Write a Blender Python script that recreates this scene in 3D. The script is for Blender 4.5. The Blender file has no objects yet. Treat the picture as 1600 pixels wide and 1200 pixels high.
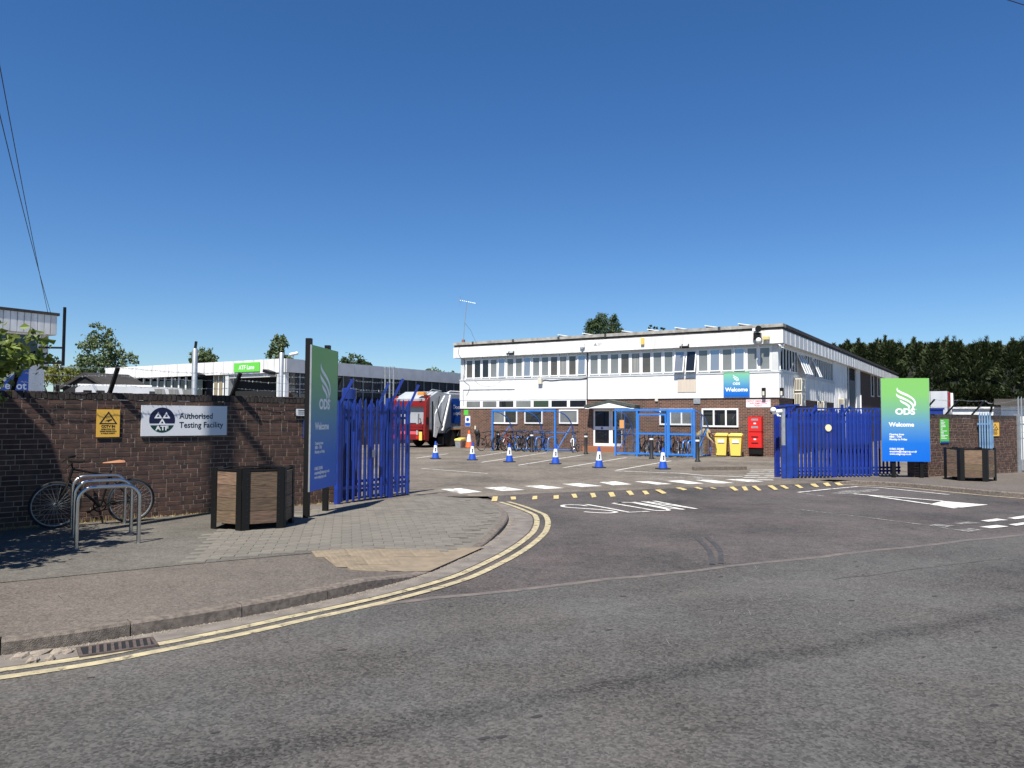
import bpy, bmesh, math, random
from mathutils import Vector, Matrix
random.seed(11)
SC = bpy.context.scene
COL = SC.collection
R_ = math.radians

# ------------------------------------------------------------------ camera, sky, sun, exposure
F_PX = 1207.7; CAM_H = 1.75
PITCH = math.atan(52.7 / F_PX); ROLL = R_(0.275)
CR = Matrix.Rotation(math.pi / 2 + PITCH, 3, 'X') @ Matrix.Rotation(ROLL, 3, 'Z')
CP = Vector((0, 0, CAM_H))
cd = bpy.data.cameras.new('camera'); cd.sensor_width = 36; cd.lens = 36 * F_PX / 1600
cd.clip_start = .05; cd.clip_end = 3000
cam = bpy.data.objects.new('camera', cd); COL.objects.link(cam)
cam.matrix_world = Matrix.Translation(CP) @ CR.to_4x4()
SC.camera = cam
SUN_EL, SHADOW_AZ = R_(58), R_(22)          # shadows fall 22 degrees right of the view axis
world = bpy.data.worlds.new('World'); SC.world = world; world.use_nodes = True
wn = world.node_tree.nodes; wl = world.node_tree.links
sky = wn.new('ShaderNodeTexSky'); sky.sky_type = 'NISHITA'; sky.sun_disc = False
sky.sun_elevation = SUN_EL; sky.sun_rotation = math.pi + SHADOW_AZ
sky.altitude = 60; sky.air_density = 1.0; sky.dust_density = 0.0; sky.ozone_density = 3.0
hs_ = wn.new('ShaderNodeHueSaturation'); hs_.inputs['Saturation'].default_value = 1.22; wl.new(sky.outputs[0], hs_.inputs['Color'])
tn_ = wn.new('ShaderNodeMix'); tn_.data_type = 'RGBA'; tn_.blend_type = 'MULTIPLY'; tn_.inputs[0].default_value = 1; tn_.inputs[7].default_value = (.85, 1.0, 1.21, 1); wl.new(hs_.outputs[0], tn_.inputs[6])
wl.new(tn_.outputs[2], wn['Background'].inputs[0]); wn['Background'].inputs[1].default_value = 0.06
sd = bpy.data.lights.new('sun', 'SUN'); sd.energy = 5.0; sd.angle = R_(0.53); sd.color = (1, .955, .88)
so = bpy.data.objects.new('sun', sd); COL.objects.link(so)
LDIR = Vector((math.sin(SHADOW_AZ) * math.cos(SUN_EL), math.cos(SHADOW_AZ) * math.cos(SUN_EL), -math.sin(SUN_EL)))
so.rotation_euler = LDIR.to_track_quat('-Z', 'Y').to_euler(); so.location = (0, 0, 30)
vs = SC.view_settings; vs.view_transform = 'Standard'; vs.look = 'None'; vs.exposure = 0.7; vs.gamma = 1
vs.use_curve_mapping = False

# ------------------------------------------------------------------ surveying helpers (photo measurements -> metres)
def ray(px, py): return CR @ Vector(((px - 800) / F_PX, -(py - 600) / F_PX, -1))
def G(px, py, z=0.0):
    d = ray(px, py); return CP + d * ((z - CAM_H) / d.z)
def D(px, py, Y):
    d = ray(px, py); return CP + d * (Y / d.y)
def PLN(px, py, p0, az):
    n = Vector((math.cos(R_(az)), -math.sin(R_(az)), 0)); d = ray(px, py)
    return CP + d * ((Vector(p0) - CP).dot(n) / d.dot(n))

# ------------------------------------------------------------------ materials
def mat(name, col, rough=.6, metal=0., col2=None, scale=6., var=None, bump=0., bscale=60., isl=0., spec=.5, trans=0., coat=0., stretch=None, detail=4.):
    m = bpy.data.materials.new(name); m.use_nodes = True
    nt = m.node_tree; N = nt.nodes; L = nt.links; b = N['Principled BSDF']
    b.inputs['Roughness'].default_value = rough; b.inputs['Metallic'].default_value = metal
    b.inputs['Specular IOR Level'].default_value = spec
    if coat: b.inputs['Coat Weight'].default_value = coat
    c4 = lambda c: (c[0], c[1], c[2], 1)
    b.inputs['Base Color'].default_value = c4(col)
    tc = N.new('ShaderNodeTexCoord'); vec = tc.outputs['Object']
    if stretch:
        mp = N.new('ShaderNodeMapping'); mp.inputs['Scale'].default_value = stretch; L.new(vec, mp.inputs[0]); vec = mp.outputs[0]
    out = None
    if col2 is not None:
        nz = N.new('ShaderNodeTexNoise'); nz.inputs['Scale'].default_value = scale; nz.inputs['Detail'].default_value = detail
        L.new(vec, nz.inputs['Vector'])
        rp = N.new('ShaderNodeMapRange'); rp.inputs[1].default_value = .35; rp.inputs[2].default_value = .65; L.new(nz.outputs[0], rp.inputs[0])
        mx = N.new('ShaderNodeMix'); mx.data_type = 'RGBA'; mx.inputs[6].default_value = c4(col); mx.inputs[7].default_value = c4(col2)
        L.new(rp.outputs[0], mx.inputs[0]); out = mx.outputs[2]
    if isl:
        ge = N.new('ShaderNodeNewGeometry'); oi = N.new('ShaderNodeObjectInfo')
        ad = N.new('ShaderNodeMath'); ad.operation = 'ADD'; L.new(ge.outputs['Random Per Island'], ad.inputs[0]); L.new(oi.outputs['Random'], ad.inputs[1])
        fr = N.new('ShaderNodeMath'); fr.operation = 'FRACT'; L.new(ad.outputs[0], fr.inputs[0])
        mr = N.new('ShaderNodeMapRange'); mr.inputs[3].default_value = 1 - isl; mr.inputs[4].default_value = 1 + isl; L.new(fr.outputs[0], mr.inputs[0])
        hs = N.new('ShaderNodeHueSaturation')
        if out: L.new(out, hs.inputs['Color'])
        else: hs.inputs['Color'].default_value = c4(col)
        L.new(mr.outputs[0], hs.inputs['Value'])
        mr2 = N.new('ShaderNodeMapRange'); mr2.inputs[3].default_value = .5 - .03 * isl; mr2.inputs[4].default_value = .5 + .03 * isl
        f2 = N.new('ShaderNodeMath'); f2.operation = 'MULTIPLY'; f2.inputs[1].default_value = 7.31; L.new(fr.outputs[0], f2.inputs[0])
        f3 = N.new('ShaderNodeMath'); f3.operation = 'FRACT'; L.new(f2.outputs[0], f3.inputs[0]); L.new(f3.outputs[0], mr2.inputs[0])
        L.new(mr2.outputs[0], hs.inputs['Hue']); out = hs.outputs[0]
    if out: L.new(out, b.inputs['Base Color'])
    if bump:
        nb = N.new('ShaderNodeTexNoise'); nb.inputs['Scale'].default_value = bscale; nb.inputs['Detail'].default_value = 5; L.new(vec, nb.inputs['Vector'])
        bp = N.new('ShaderNodeBump'); bp.inputs['Strength'].default_value = min(1, bump); bp.inputs['Distance'].default_value = .01
        L.new(nb.outputs[0], bp.inputs['Height']); L.new(bp.outputs[0], b.inputs['Normal'])
    if trans:
        tr = N.new('ShaderNodeBsdfTranslucent'); ms = N.new('ShaderNodeMixShader'); ms.inputs[0].default_value = trans
        if out: L.new(out, tr.inputs[0])
        else: tr.inputs[0].default_value = c4(col)
        L.new(b.outputs[0], ms.inputs[1]); L.new(tr.outputs[0], ms.inputs[2]); L.new(ms.outputs[0], N['Material Output'].inputs[0])
    return m

def asphalt(name, dark, light, fine=55., grain=.75, mid=.9, patch=1.3, band=None, tint=None):
    m = bpy.data.materials.new(name); m.use_nodes = True
    nt = m.node_tree; N = nt.nodes; L = nt.links; b = N['Principled BSDF']; b.inputs['Roughness'].default_value = .85; b.inputs['Specular IOR Level'].default_value = .3
    tc = N.new('ShaderNodeTexCoord'); v = tc.outputs['Object']
    vo = N.new('ShaderNodeTexVoronoi'); vo.inputs['Scale'].default_value = fine; L.new(v, vo.inputs['Vector'])
    sp = N.new('ShaderNodeSeparateColor'); L.new(vo.outputs['Color'], sp.inputs[0])
    acc = None
    def addn(sock, amt, prev):
        a = N.new('ShaderNodeMath'); a.operation = 'MULTIPLY_ADD'; a.inputs[1].default_value = amt; L.new(sock, a.inputs[0])
        if prev is None: a.inputs[2].default_value = .5 - .5 * (grain + .9 * grain + mid + patch + .6 * mid)
        else: L.new(prev, a.inputs[2])
        return a.outputs[0]
    acc = addn(sp.outputs[0], grain, None)
    for sc_, amt, det in ((fine * .5, .9 * grain, 3), (5.5, mid, 5), (.4, patch, 6), (1.3, .6 * mid, 5)):
        n1 = N.new('ShaderNodeTexNoise'); n1.inputs['Scale'].default_value = sc_; n1.inputs['Detail'].default_value = det; n1.inputs['Roughness'].default_value = .6; L.new(v, n1.inputs['Vector']); acc = addn(n1.outputs[0], amt, acc)
    fac = acc
    if band:
        # wheel-worn strips lying along the road: distance across the road direction
        sx = N.new('ShaderNodeSeparateXYZ'); L.new(v, sx.inputs[0])
        ax, ay, strips_ = band
        m1 = N.new('ShaderNodeMath'); m1.operation = 'MULTIPLY'; m1.inputs[1].default_value = ax; L.new(sx.outputs[0], m1.inputs[0])
        m2 = N.new('ShaderNodeMath'); m2.operation = 'MULTIPLY_ADD'; m2.inputs[1].default_value = ay; L.new(sx.outputs[1], m2.inputs[0]); L.new(m1.outputs[0], m2.inputs[2])
        nw = N.new('ShaderNodeTexNoise'); nw.inputs['Scale'].default_value = .9; L.new(v, nw.inputs['Vector'])
        m3 = N.new('ShaderNodeMath'); m3.operation = 'MULTIPLY_ADD'; m3.inputs[1].default_value = .3; L.new(nw.outputs[0], m3.inputs[0]); L.new(m2.outputs[0], m3.inputs[2])
        for off, wid, amt in strips_:
            m4 = N.new('ShaderNodeMath'); m4.operation = 'SUBTRACT'; m4.inputs[1].default_value = off + .15; L.new(m3.outputs[0], m4.inputs[0])
            m5 = N.new('ShaderNodeMath'); m5.operation = 'ABSOLUTE'; L.new(m4.outputs[0], m5.inputs[0])
            mr = N.new('ShaderNodeMapRange'); mr.interpolation_type = 'SMOOTHSTEP'; mr.inputs[1].default_value = 0; mr.inputs[2].default_value = wid; mr.inputs[3].default_value = amt; mr.inputs[4].default_value = 0
            L.new(m5.outputs[0], mr.inputs[0])
            sb = N.new('ShaderNodeMath'); sb.operation = 'SUBTRACT'; L.new(fac, sb.inputs[0]); L.new(mr.outputs[0], sb.inputs[1]); fac = sb.outputs[0]
    rp = N.new('ShaderNodeValToRGB'); e = rp.color_ramp.elements
    e[0].position = 0; e[0].color = (*dark, 1); e[1].position = 1; e[1].color = (*light, 1)
    L.new(fac, rp.inputs[0]); out = rp.outputs[0]
    if tint:
        n3 = N.new('ShaderNodeTexNoise'); n3.inputs['Scale'].default_value = .8; n3.inputs['Detail'].default_value = 4; L.new(v, n3.inputs['Vector'])
        mr = N.new('ShaderNodeMapRange'); mr.inputs[1].default_value = .42; mr.inputs[2].default_value = .62; L.new(n3.outputs[0], mr.inputs[0])
        mx = N.new('ShaderNodeMix'); mx.data_type = 'RGBA'; mx.blend_type = 'MULTIPLY'; mx.inputs[7].default_value = (*tint, 1); L.new(out, mx.inputs[6]); L.new(mr.outputs[0], mx.inputs[0]); out = mx.outputs[2]
    L.new(out, b.inputs['Base Color'])
    bp = N.new('ShaderNodeBump'); bp.inputs['Strength'].default_value = .5; bp.inputs['Distance'].default_value = .006
    L.new(sp.outputs[0], bp.inputs['Height']); L.new(bp.outputs[0], b.inputs['Normal'])
    return m

def brickmat(name, c1, c2, mortar, bw=.225, bh=.075, rough=.85):
    m = bpy.data.materials.new(name); m.use_nodes = True
    nt = m.node_tree; N = nt.nodes; L = nt.links; b = N['Principled BSDF']; b.inputs['Roughness'].default_value = rough
    tc = N.new('ShaderNodeTexCoord'); s = N.new('ShaderNodeSeparateXYZ'); L.new(tc.outputs['Object'], s.inputs[0])
    ad = N.new('ShaderNodeMath'); L.new(s.outputs[0], ad.inputs[0]); L.new(s.outputs[1], ad.inputs[1])
    cb = N.new('ShaderNodeCombineXYZ'); L.new(ad.outputs[0], cb.inputs[0]); L.new(s.outputs[2], cb.inputs[1])
    br = N.new('ShaderNodeTexBrick'); br.inputs['Scale'].default_value = 1; br.inputs['Brick Width'].default_value = bw; br.inputs['Row Height'].default_value = bh
    br.inputs['Mortar Size'].default_value = .006; br.inputs['Color1'].default_value = (*c1, 1); br.inputs['Color2'].default_value = (*c2, 1); br.inputs['Mortar'].default_value = (*mortar, 1)
    br.inputs['Bias'].default_value = 0; L.new(cb.outputs[0], br.inputs['Vector'])
    nz = N.new('ShaderNodeTexNoise'); nz.inputs['Scale'].default_value = 1.6; nz.inputs['Detail'].default_value = 6; L.new(tc.outputs['Object'], nz.inputs['Vector'])
    mr = N.new('ShaderNodeMapRange'); mr.inputs[3].default_value = .65; mr.inputs[4].default_value = 1.3; L.new(nz.outputs[0], mr.inputs[0])
    hs = N.new('ShaderNodeHueSaturation'); L.new(br.outputs[0], hs.inputs['Color']); L.new(mr.outputs[0], hs.inputs['Value']); L.new(hs.outputs[0], b.inputs['Base Color'])
    bp = N.new('ShaderNodeBump'); bp.inputs['Strength'].default_value = .7; bp.inputs['Distance'].default_value = .008; bp.invert = True
    L.new(br.outputs['Fac'], bp.inputs['Height']); L.new(bp.outputs[0], b.inputs['Normal'])
    return m

def gradmat(name, z0, z1, stops, rough=.3):
    m = bpy.data.materials.new(name); m.use_nodes = True
    N = m.node_tree.nodes; L = m.node_tree.links; b = N['Principled BSDF']; b.inputs['Roughness'].default_value = rough; b.inputs['Specular IOR Level'].default_value = .25
    tc = N.new('ShaderNodeTexCoord'); s = N.new('ShaderNodeSeparateXYZ'); L.new(tc.outputs['Object'], s.inputs[0])
    mr = N.new('ShaderNodeMapRange'); mr.inputs[1].default_value = z0; mr.inputs[2].default_value = z1; L.new(s.outputs[2], mr.inputs[0])
    rp = N.new('ShaderNodeValToRGB'); L.new(mr.outputs[0], rp.inputs[0])
    e = rp.color_ramp.elements
    while len(e) < len(stops): e.new(.5)
    for i, (p, c) in enumerate(stops): e[i].position = p; e[i].color = (*c, 1)
    L.new(rp.outputs[0], b.inputs['Base Color'])
    return m

ASPH = asphalt('road_asphalt', (.025, .0232, .0214), (.136, .125, .113), 60, .58, .42, .95, band=(-.4525, .8918, [(4.27, .26, .22), (2.2, .5, .10), (6.1, .45, -.10)]), tint=(.93, .98, 1.0))
ASPH2 = asphalt('entrance_asphalt', (.022, .0196, .0184), (.132, .118, .109), 62, .55, .6, 1.4, tint=(1.0, .93, .93))
YARD = asphalt('yard_tarmac', (.062, .053, .042), (.222, .191, .152), 40, .5, 1.0, 1.6)
FOOT = asphalt('footway_tarmac', (.054, .0455, .038), (.182, .155, .131), 65, .6, .4, .8)
GREYT = asphalt('grey_tarmac', (.054, .049, .041), (.160, .148, .126), 65, .6, .7, 1.2)
KERB = mat('kerb_concrete', (.19, .158, .13), .9, col2=(.10, .082, .068), scale=22, detail=8, bump=.9, bscale=120, isl=.12)
CHAN = mat('channel_concrete', (.20, .175, .15), .9, col2=(.125, .108, .093), scale=5, bump=.4, bscale=150)
PAVER = mat('paver_concrete', (.165, .150, .124), .9, col2=(.120, .109, .090), scale=5, bump=.4, bscale=200, isl=.10)
TACT = mat('tactile_slab', (.235, .185, .125), .9, col2=(.18, .145, .10), scale=7, bump=.3, bscale=200, isl=.08)
SAND = mat('joint_sand', (.10, .092, .078), .95, col2=(.10, .09, .075), scale=20)
YEL = mat('yellow_road_paint', (.47, .40, .235), .8, col2=(.30, .26, .17), scale=9, detail=9, bump=.4, bscale=200)
YELB = mat('yellow_block_paint', (.60, .46, .18), .7, col2=(.42, .33, .16), scale=10, bump=.3, bscale=200)
WHP = mat('white_road_paint', (.72, .70, .65), .7, col2=(.50, .48, .44), scale=9, bump=.3, bscale=200)
WHW = mat('worn_white_paint', (.42, .40, .37), .8, col2=(.20, .19, .18), scale=16, bump=.3, bscale=200, detail=8)
def worn(m, scale, lo, hi):          # paint rubbed away in patches, the road shows through
    N = m.node_tree.nodes; L = m.node_tree.links; b = N['Principled BSDF']; tc = N.new('ShaderNodeTexCoord')
    n1 = N.new('ShaderNodeTexNoise'); n1.inputs['Scale'].default_value = scale; n1.inputs['Detail'].default_value = 10; n1.inputs['Roughness'].default_value = .72; L.new(tc.outputs['Object'], n1.inputs['Vector'])
    mr = N.new('ShaderNodeMapRange'); mr.inputs[1].default_value = lo; mr.inputs[2].default_value = hi; L.new(n1.outputs[0], mr.inputs[0])
    t = N.new('ShaderNodeBsdfTransparent'); ms = N.new('ShaderNodeMixShader'); L.new(mr.outputs[0], ms.inputs[0]); L.new(t.outputs[0], ms.inputs[1]); L.new(b.outputs[0], ms.inputs[2]); L.new(ms.outputs[0], N['Material Output'].inputs[0])
worn(YEL, 7, .33, .46); worn(YELB, 6, .30, .42); worn(WHP, 5, .35, .46); worn(WHW, 6, .42, .60)
BRK = mat('wall_brick', (.100, .052, .036), .85, col2=(.056, .034, .028), scale=9, bump=.6, bscale=90, isl=.28)
MORT = mat('mortar', (.42, .32, .23), .95, col2=(.22, .165, .12), scale=4, bump=.5, bscale=90)
COPE = mat('coping_brick', (.055, .040, .034), .9, col2=(.03, .026, .024), scale=8, bump=.6, bscale=80, isl=.35)
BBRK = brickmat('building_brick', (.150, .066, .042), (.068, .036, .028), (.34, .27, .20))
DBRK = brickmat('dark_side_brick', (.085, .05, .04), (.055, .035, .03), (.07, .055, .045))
WHITE = mat('white_cladding', (.80, .80, .79), .45, col2=(.66, .66, .64), scale=1.6, stretch=(2.2, 2.2, .35), detail=7)
UPVC = mat('white_window_frame', (.82, .82, .81), .35)
FASW = mat('white_fascia', (.80, .80, .78), .5, col2=(.62, .61, .58), scale=2, stretch=(2.5, 2.5, .4), detail=7)
GREYW = mat('grey_white_panel', (.60, .61, .60), .5, col2=(.53, .54, .53), scale=2)
CONCC = mat('weathered_coping', (.40, .385, .35), .9, col2=(.24, .225, .20), scale=3, bump=.5, bscale=30)
BLACKT = mat('bitumen_edge', (.028, .025, .023), .8, col2=(.07, .06, .055), scale=5)
GLD = mat('dark_glass', (.012, .013, .015), .04, spec=.8)
GLG = mat('grey_blind_glass', (.21, .22, .215), .05, col2=(.14, .147, .142), scale=.8, spec=.8)
GLB = mat('brown_blind_glass', (.10, .085, .065), .06, col2=(.06, .05, .045), scale=1.5, spec=.8)
GLS = mat('reflective_glass', (.46, .45, .42), .03, metal=.7)
BLIND = mat('pale_blind_glass', (.30, .30, .28), .1, col2=(.18, .18, .17), scale=30, stretch=(1, 1, .02))
BLUE = mat('blue_gate_paint', (.012, .042, .29), .36, col2=(.012, .030, .17), scale=4, detail=8, isl=.16, bump=.15, bscale=30)
SHEL = mat('shelter_blue_paint', (.035, .20, .60), .35, col2=(.03, .17, .52), scale=3)
PALEB = mat('pale_blue_paint', (.22, .36, .52), .5, col2=(.12, .22, .36), scale=4)
GALV = mat('galvanised_steel', (.42, .44, .45), .45, metal=.5, col2=(.33, .35, .36), scale=8)
STEEL = mat('stainless_steel', (.55, .54, .52), .28, metal=1.0)
BLK = mat('black_metal', (.008, .008, .008), .5, spec=.25)
BLKP = mat('black_plastic', (.018, .018, .019), .55)
RUB = mat('tyre_rubber', (.018, .018, .018), .8)
WOOD = mat('weathered_board', (.21, .135, .080), .8, col2=(.085, .058, .040), scale=5, detail=8, bump=.5, bscale=40, isl=.35, stretch=(1.2, 1.2, 14))
SIGNW = mat('white_sign_face', (.74, .75, .77), .25)
SIGNY = mat('yellow_sign_face', (.82, .47, .07), .4)
SIGNK = mat('black_print', (.012, .012, .012), .4)
NAVY = mat('navy_print', (.008, .010, .05), .4)
DGRN = mat('dark_green_print', (.006, .045, .03), .4)
GRNS = mat('green_sign_face', (.10, .50, .06), .4)
BLUS = mat('blue_sign_face', (.01, .08, .42), .4)
PRINT = mat('white_print', (.85, .86, .86), .4)
RED = mat('red_cabinet', (.62, .018, .015), .4)
REDT = mat('truck_red', (.24, .010, .010), .45, col2=(.15, .010, .009), scale=3)
TRW = mat('truck_white', (.68, .69, .70), .4, col2=(.58, .59, .6), scale=2)
TRG = mat('truck_grey', (.40, .42, .44), .4, col2=(.34, .36, .38), scale=2)
YBIN = mat('yellow_bin_plastic', (.80, .62, .12), .45)
ORAN = mat('cone_orange', (.75, .13, .03), .5)
CONB = mat('cone_blue', (.012, .07, .42), .5)
CONW = mat('cone_white_sleeve', (.78, .78, .78), .4)
AMB = mat('amber_lens', (.75, .28, .03), .2)
CREAM = mat('cream_disc', (.80, .70, .42), .5)
GREEND = mat('porch_roof_felt', (.075, .085, .075), .85, col2=(.05, .055, .05), scale=6)
SADB = mat('brown_saddle', (.34, .16, .08), .5)
TANC = mat('tan_cloth', (.42, .31, .14), .9)
GREYC = mat('grey_trouser_cloth', (.28, .27, .22), .9)
SKIN = mat('skin', (.42, .24, .17), .6)
HAIR = mat('hair', (.05, .035, .025), .8)
LEAF = mat('broad_leaf', (.15, .20, .035), .55, isl=.45, trans=.35)
LEAFB = mat('birch_leaf', (.135, .180, .075), .6, isl=.4, trans=.3)
LEAFY = mat('yellow_green_leaf', (.16, .17, .025), .6, isl=.35, trans=.3)
LEAFD = mat('dark_leaf', (.055, .09, .03), .6, isl=.4, trans=.25)
CONI = mat('conifer_spray', (.046, .064, .020), .7, isl=.5, trans=.12)
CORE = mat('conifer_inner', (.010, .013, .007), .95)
BARK = mat('bark', (.10, .085, .065), .9, col2=(.05, .04, .03), scale=10, bump=.5)
DRYG = mat('dry_grass', (.34, .26, .10), .9, isl=.4)
IRON = mat('gully_iron', (.065, .050, .045), .6, col2=(.11, .085, .07), scale=14)
CANO = mat('dark_sheet_roof', (.022, .018, .015), .85, col2=(.038, .032, .027), scale=2)  # dark brown sheet, deepened further to hold the shade on the shed's faces
STONE = mat('loose_stone', (.30, .255, .20), .9, col2=(.20, .165, .13), scale=9, bump=.6)
WOODP = mat('pole_wood', (.12, .09, .06), .9)
BEIGE = mat('beige_box', (.62, .58, .48), .5)
PANELB = mat('beige_panel', (.60, .52, .42), .6, col2=(.54, .46, .37), scale=20, stretch=(1, 1, .05))
BRST = mat('step_brick', (.30, .12, .06), .8)
SEEDARK = mat('dark_interior', (.008, .008, .009), .9)  # near-black that stands for the shade inside openings
GSHUT = mat('green_shutter', (.030, .055, .030), .6)
CURT = mat('tan_curtain', (.24, .20, .12), .8)
PERSPEX = bpy.data.materials.new('clear_perspex'); PERSPEX.use_nodes = True
_n = PERSPEX.node_tree.nodes; _l = PERSPEX.node_tree.links
_t = _n.new('ShaderNodeBsdfTransparent'); _g = _n.new('ShaderNodeBsdfGlossy'); _g.inputs['Roughness'].default_value = .08; _g.inputs[0].default_value = (.8, .85, .9, 1)
_t.inputs[0].default_value = (.86, .88, .90, 1); _mx = _n.new('ShaderNodeMixShader'); _mx.inputs[0].default_value = .10
_l.new(_t.outputs[0], _mx.inputs[1]); _l.new(_g.outputs[0], _mx.inputs[2]); _l.new(_mx.outputs[0], _n['Material Output'].inputs[0])

# ------------------------------------------------------------------ mesh builder
class MB:
    def __init__(s): s.v = []; s.f = []
    def add(s, vs, fs):
        o = len(s.v); s.v += [tuple(v) for v in vs]; s.f += [tuple(i + o for i in f) for f in fs]; return s
    def box(s, x0, x1, y0, y1, z0, z1, M=None):
        vs = [Vector((x, y, z)) for z in (z0, z1) for y in (y0, y1) for x in (x0, x1)]
        if M: vs = [M @ v for v in vs]
        return s.add(vs, [(0, 2, 3, 1), (4, 5, 7, 6), (0, 1, 5, 4), (2, 6, 7, 3), (0, 4, 6, 2), (1, 3, 7, 5)])
    def bar(s, p0, p1, w, h=None, up=(0, 0, 1)):
        h = h or w; p0 = Vector(p0); p1 = Vector(p1); d = (p1 - p0).normalized(); u = Vector(up)
        if abs(d.dot(u)) > .98: u = Vector((1, 0, 0))
        a = d.cross(u).normalized() * w / 2; b = a.cross(d).normalized() * h / 2
        vs = [p + i * a + j * b for p in (p0, p1) for i, j in ((-1, -1), (1, -1), (1, 1), (-1, 1))]
        return s.add(vs, [(0, 1, 2, 3), (7, 6, 5, 4), (0, 4, 5, 1), (1, 5, 6, 2), (2, 6, 7, 3), (3, 7, 4, 0)])
    def tube(s, pts, r, n=8, closed=False):
        pts = [Vector(p) for p in pts]; k = len(pts); o = len(s.v); rs = r if isinstance(r, (list, tuple)) else [r] * k
        prev = None
        for i, p in enumerate(pts):
            a = pts[(i - 1) % k] if (closed or i > 0) else p; b = pts[(i + 1) % k] if (closed or i < k - 1) else p
            d = (b - a).normalized()
            if prev is None: prev = d.orthogonal().normalized()
            u = (prev - d * prev.dot(d)).normalized(); prev = u; w = d.cross(u)
            for j in range(n):
                t = 2 * math.pi * j / n; s.v.append(tuple(p + (u * math.cos(t) + w * math.sin(t)) * rs[i]))
        for i in range(k if closed else k - 1):
            for j in range(n):
                a = o + i * n + j; b = o + i * n + (j + 1) % n; c = o + ((i + 1) % k) * n + (j + 1) % n; d = o + ((i + 1) % k) * n + j
                s.f.append((a, b, c, d))
        if not closed:
            s.f.append(tuple(o + j for j in range(n))[::-1]); s.f.append(tuple(o + (k - 1) * n + j for j in range(n)))
        return s
    def ext(s, poly, vec):
        vec = Vector(vec); n = len(poly); a = [Vector(p) for p in poly]
        return s.add(a + [p + vec for p in a], [tuple(range(n))[::-1], tuple(range(n, 2 * n))] + [(i, (i + 1) % n, n + (i + 1) % n, n + i) for i in range(n)])
    def lathe(s, prof, n=16, c=(0, 0, 0)):
        o = len(s.v)
        for r, z in prof:
            for j in range(n):
                t = 2 * math.pi * j / n; s.v.append((c[0] + r * math.cos(t), c[1] + r * math.sin(t), c[2] + z))
        for i in range(len(prof) - 1):
            for j in range(n): s.f.append((o + i * n + j, o + i * n + (j + 1) % n, o + (i + 1) * n + (j + 1) % n, o + (i + 1) * n + j))
        s.f.append(tuple(o + j for j in range(n))[::-1]); s.f.append(tuple(o + (len(prof) - 1) * n + j for j in range(n)))
        return s
    def sphere(s, c, r, n=10, sc=(1, 1, 1)):
        prof = [(max(.001, r * math.sin(math.pi * i / 6)), -r * math.cos(math.pi * i / 6)) for i in range(7)]
        o = len(s.v); s.lathe(prof, n)
        for i in range(o, len(s.v)):
            v = s.v[i]; s.v[i] = (c[0] + v[0] * sc[0], c[1] + v[1] * sc[1], c[2] + v[2] * sc[2])
        return s
    def mesh(s, name, smooth=False, fix=True):
        me = bpy.data.meshes.new(name); me.from_pydata(s.v, [], s.f); me.update()
        if fix:
            bm = bmesh.new(); bm.from_mesh(me); bmesh.ops.recalc_face_normals(bm, faces=bm.faces); bm.to_mesh(me); bm.free()
        if smooth:
            me.polygons.foreach_set('use_smooth', [True] * len(me.polygons))
            try: me.set_sharp_from_angle(angle=R_(40))
            except Exception: pass
        return me
    def build(s, name, m, parent=None, smooth=False, fix=True, **kw):
        return link(name, s.mesh(name, smooth, fix), m, parent, **kw)

def link(name, me, m=None, parent=None, label=None, cat=None, group=None, kind=None, loc=None, rz=None):
    if m is not None and not me.materials: me.materials.append(m)
    o = bpy.data.objects.new(name, me); COL.objects.link(o)
    if parent: o.parent = parent
    if label: o['label'] = label
    if cat: o['category'] = cat
    if group: o['group'] = group
    if kind: o['kind'] = kind
    if loc is not None: o.location = loc
    if rz is not None: o.rotation_euler = (0, 0, rz)
    return o
def thing(name, label, cat, loc=(0, 0, 0), rz=0, group=None):
    o = bpy.data.objects.new(name, None); COL.objects.link(o); o.location = loc; o.rotation_euler = (0, 0, rz); o.empty_display_size = .2
    o['label'] = label; o['category'] = cat
    if group: o['group'] = group
    return o
def copy_tree(o, parent=None):
    kids = [c for c in bpy.data.objects if c.parent == o]
    c = o.copy(); COL.objects.link(c); c.parent = parent
    for k in kids: copy_tree(k, c)
    return c
def txt(body, size, m, parent, M, name='lettering', bold=0., align='LEFT', ex=.0015, sx=1.):
    cu = bpy.data.curves.new('t', 'FONT'); cu.body = body; cu.size = size; cu.extrude = ex; cu.offset = bold; cu.align_x = align; cu.resolution_u = 3
    t = bpy.data.objects.new('t', cu); COL.objects.link(t); dg = bpy.context.evaluated_depsgraph_get(); dg.update()
    me = bpy.data.meshes.new_from_object(t.evaluated_get(dg)); bpy.data.objects.remove(t); bpy.data.curves.remove(cu)
    me.transform(M @ Matrix.Diagonal((sx, 1, 1, 1))); me.name = name; me.materials.clear()
    return link(name, me, m, parent)
def face_mat(x, z, y=0.):      # puts text (drawn in XY) upright on a plane facing local -Y
    return Matrix.Translation((x, y, z)) @ Matrix.Rotation(math.pi / 2, 4, 'X')
def pieces(parent, items, name, m, limit=300, stuff=None):
    # items: (matrix in parent's space, mesh); nearest ones single objects, the rest joined
    pm = parent.matrix_basis.copy()
    items = sorted(items, key=lambda it: (pm @ it[0].translation - CP).length)
    for M, me in items[:limit]:
        o = link(name, me, m, parent); o.matrix_basis = M
    rest = items[limit:]
    if rest:
        b = MB()
        for M, me in rest: b.add([M @ v.co for v in me.vertices], [tuple(p.vertices) for p in me.polygons])
        b.build(stuff or name + '_rest', m, parent, kind='stuff')
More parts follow.
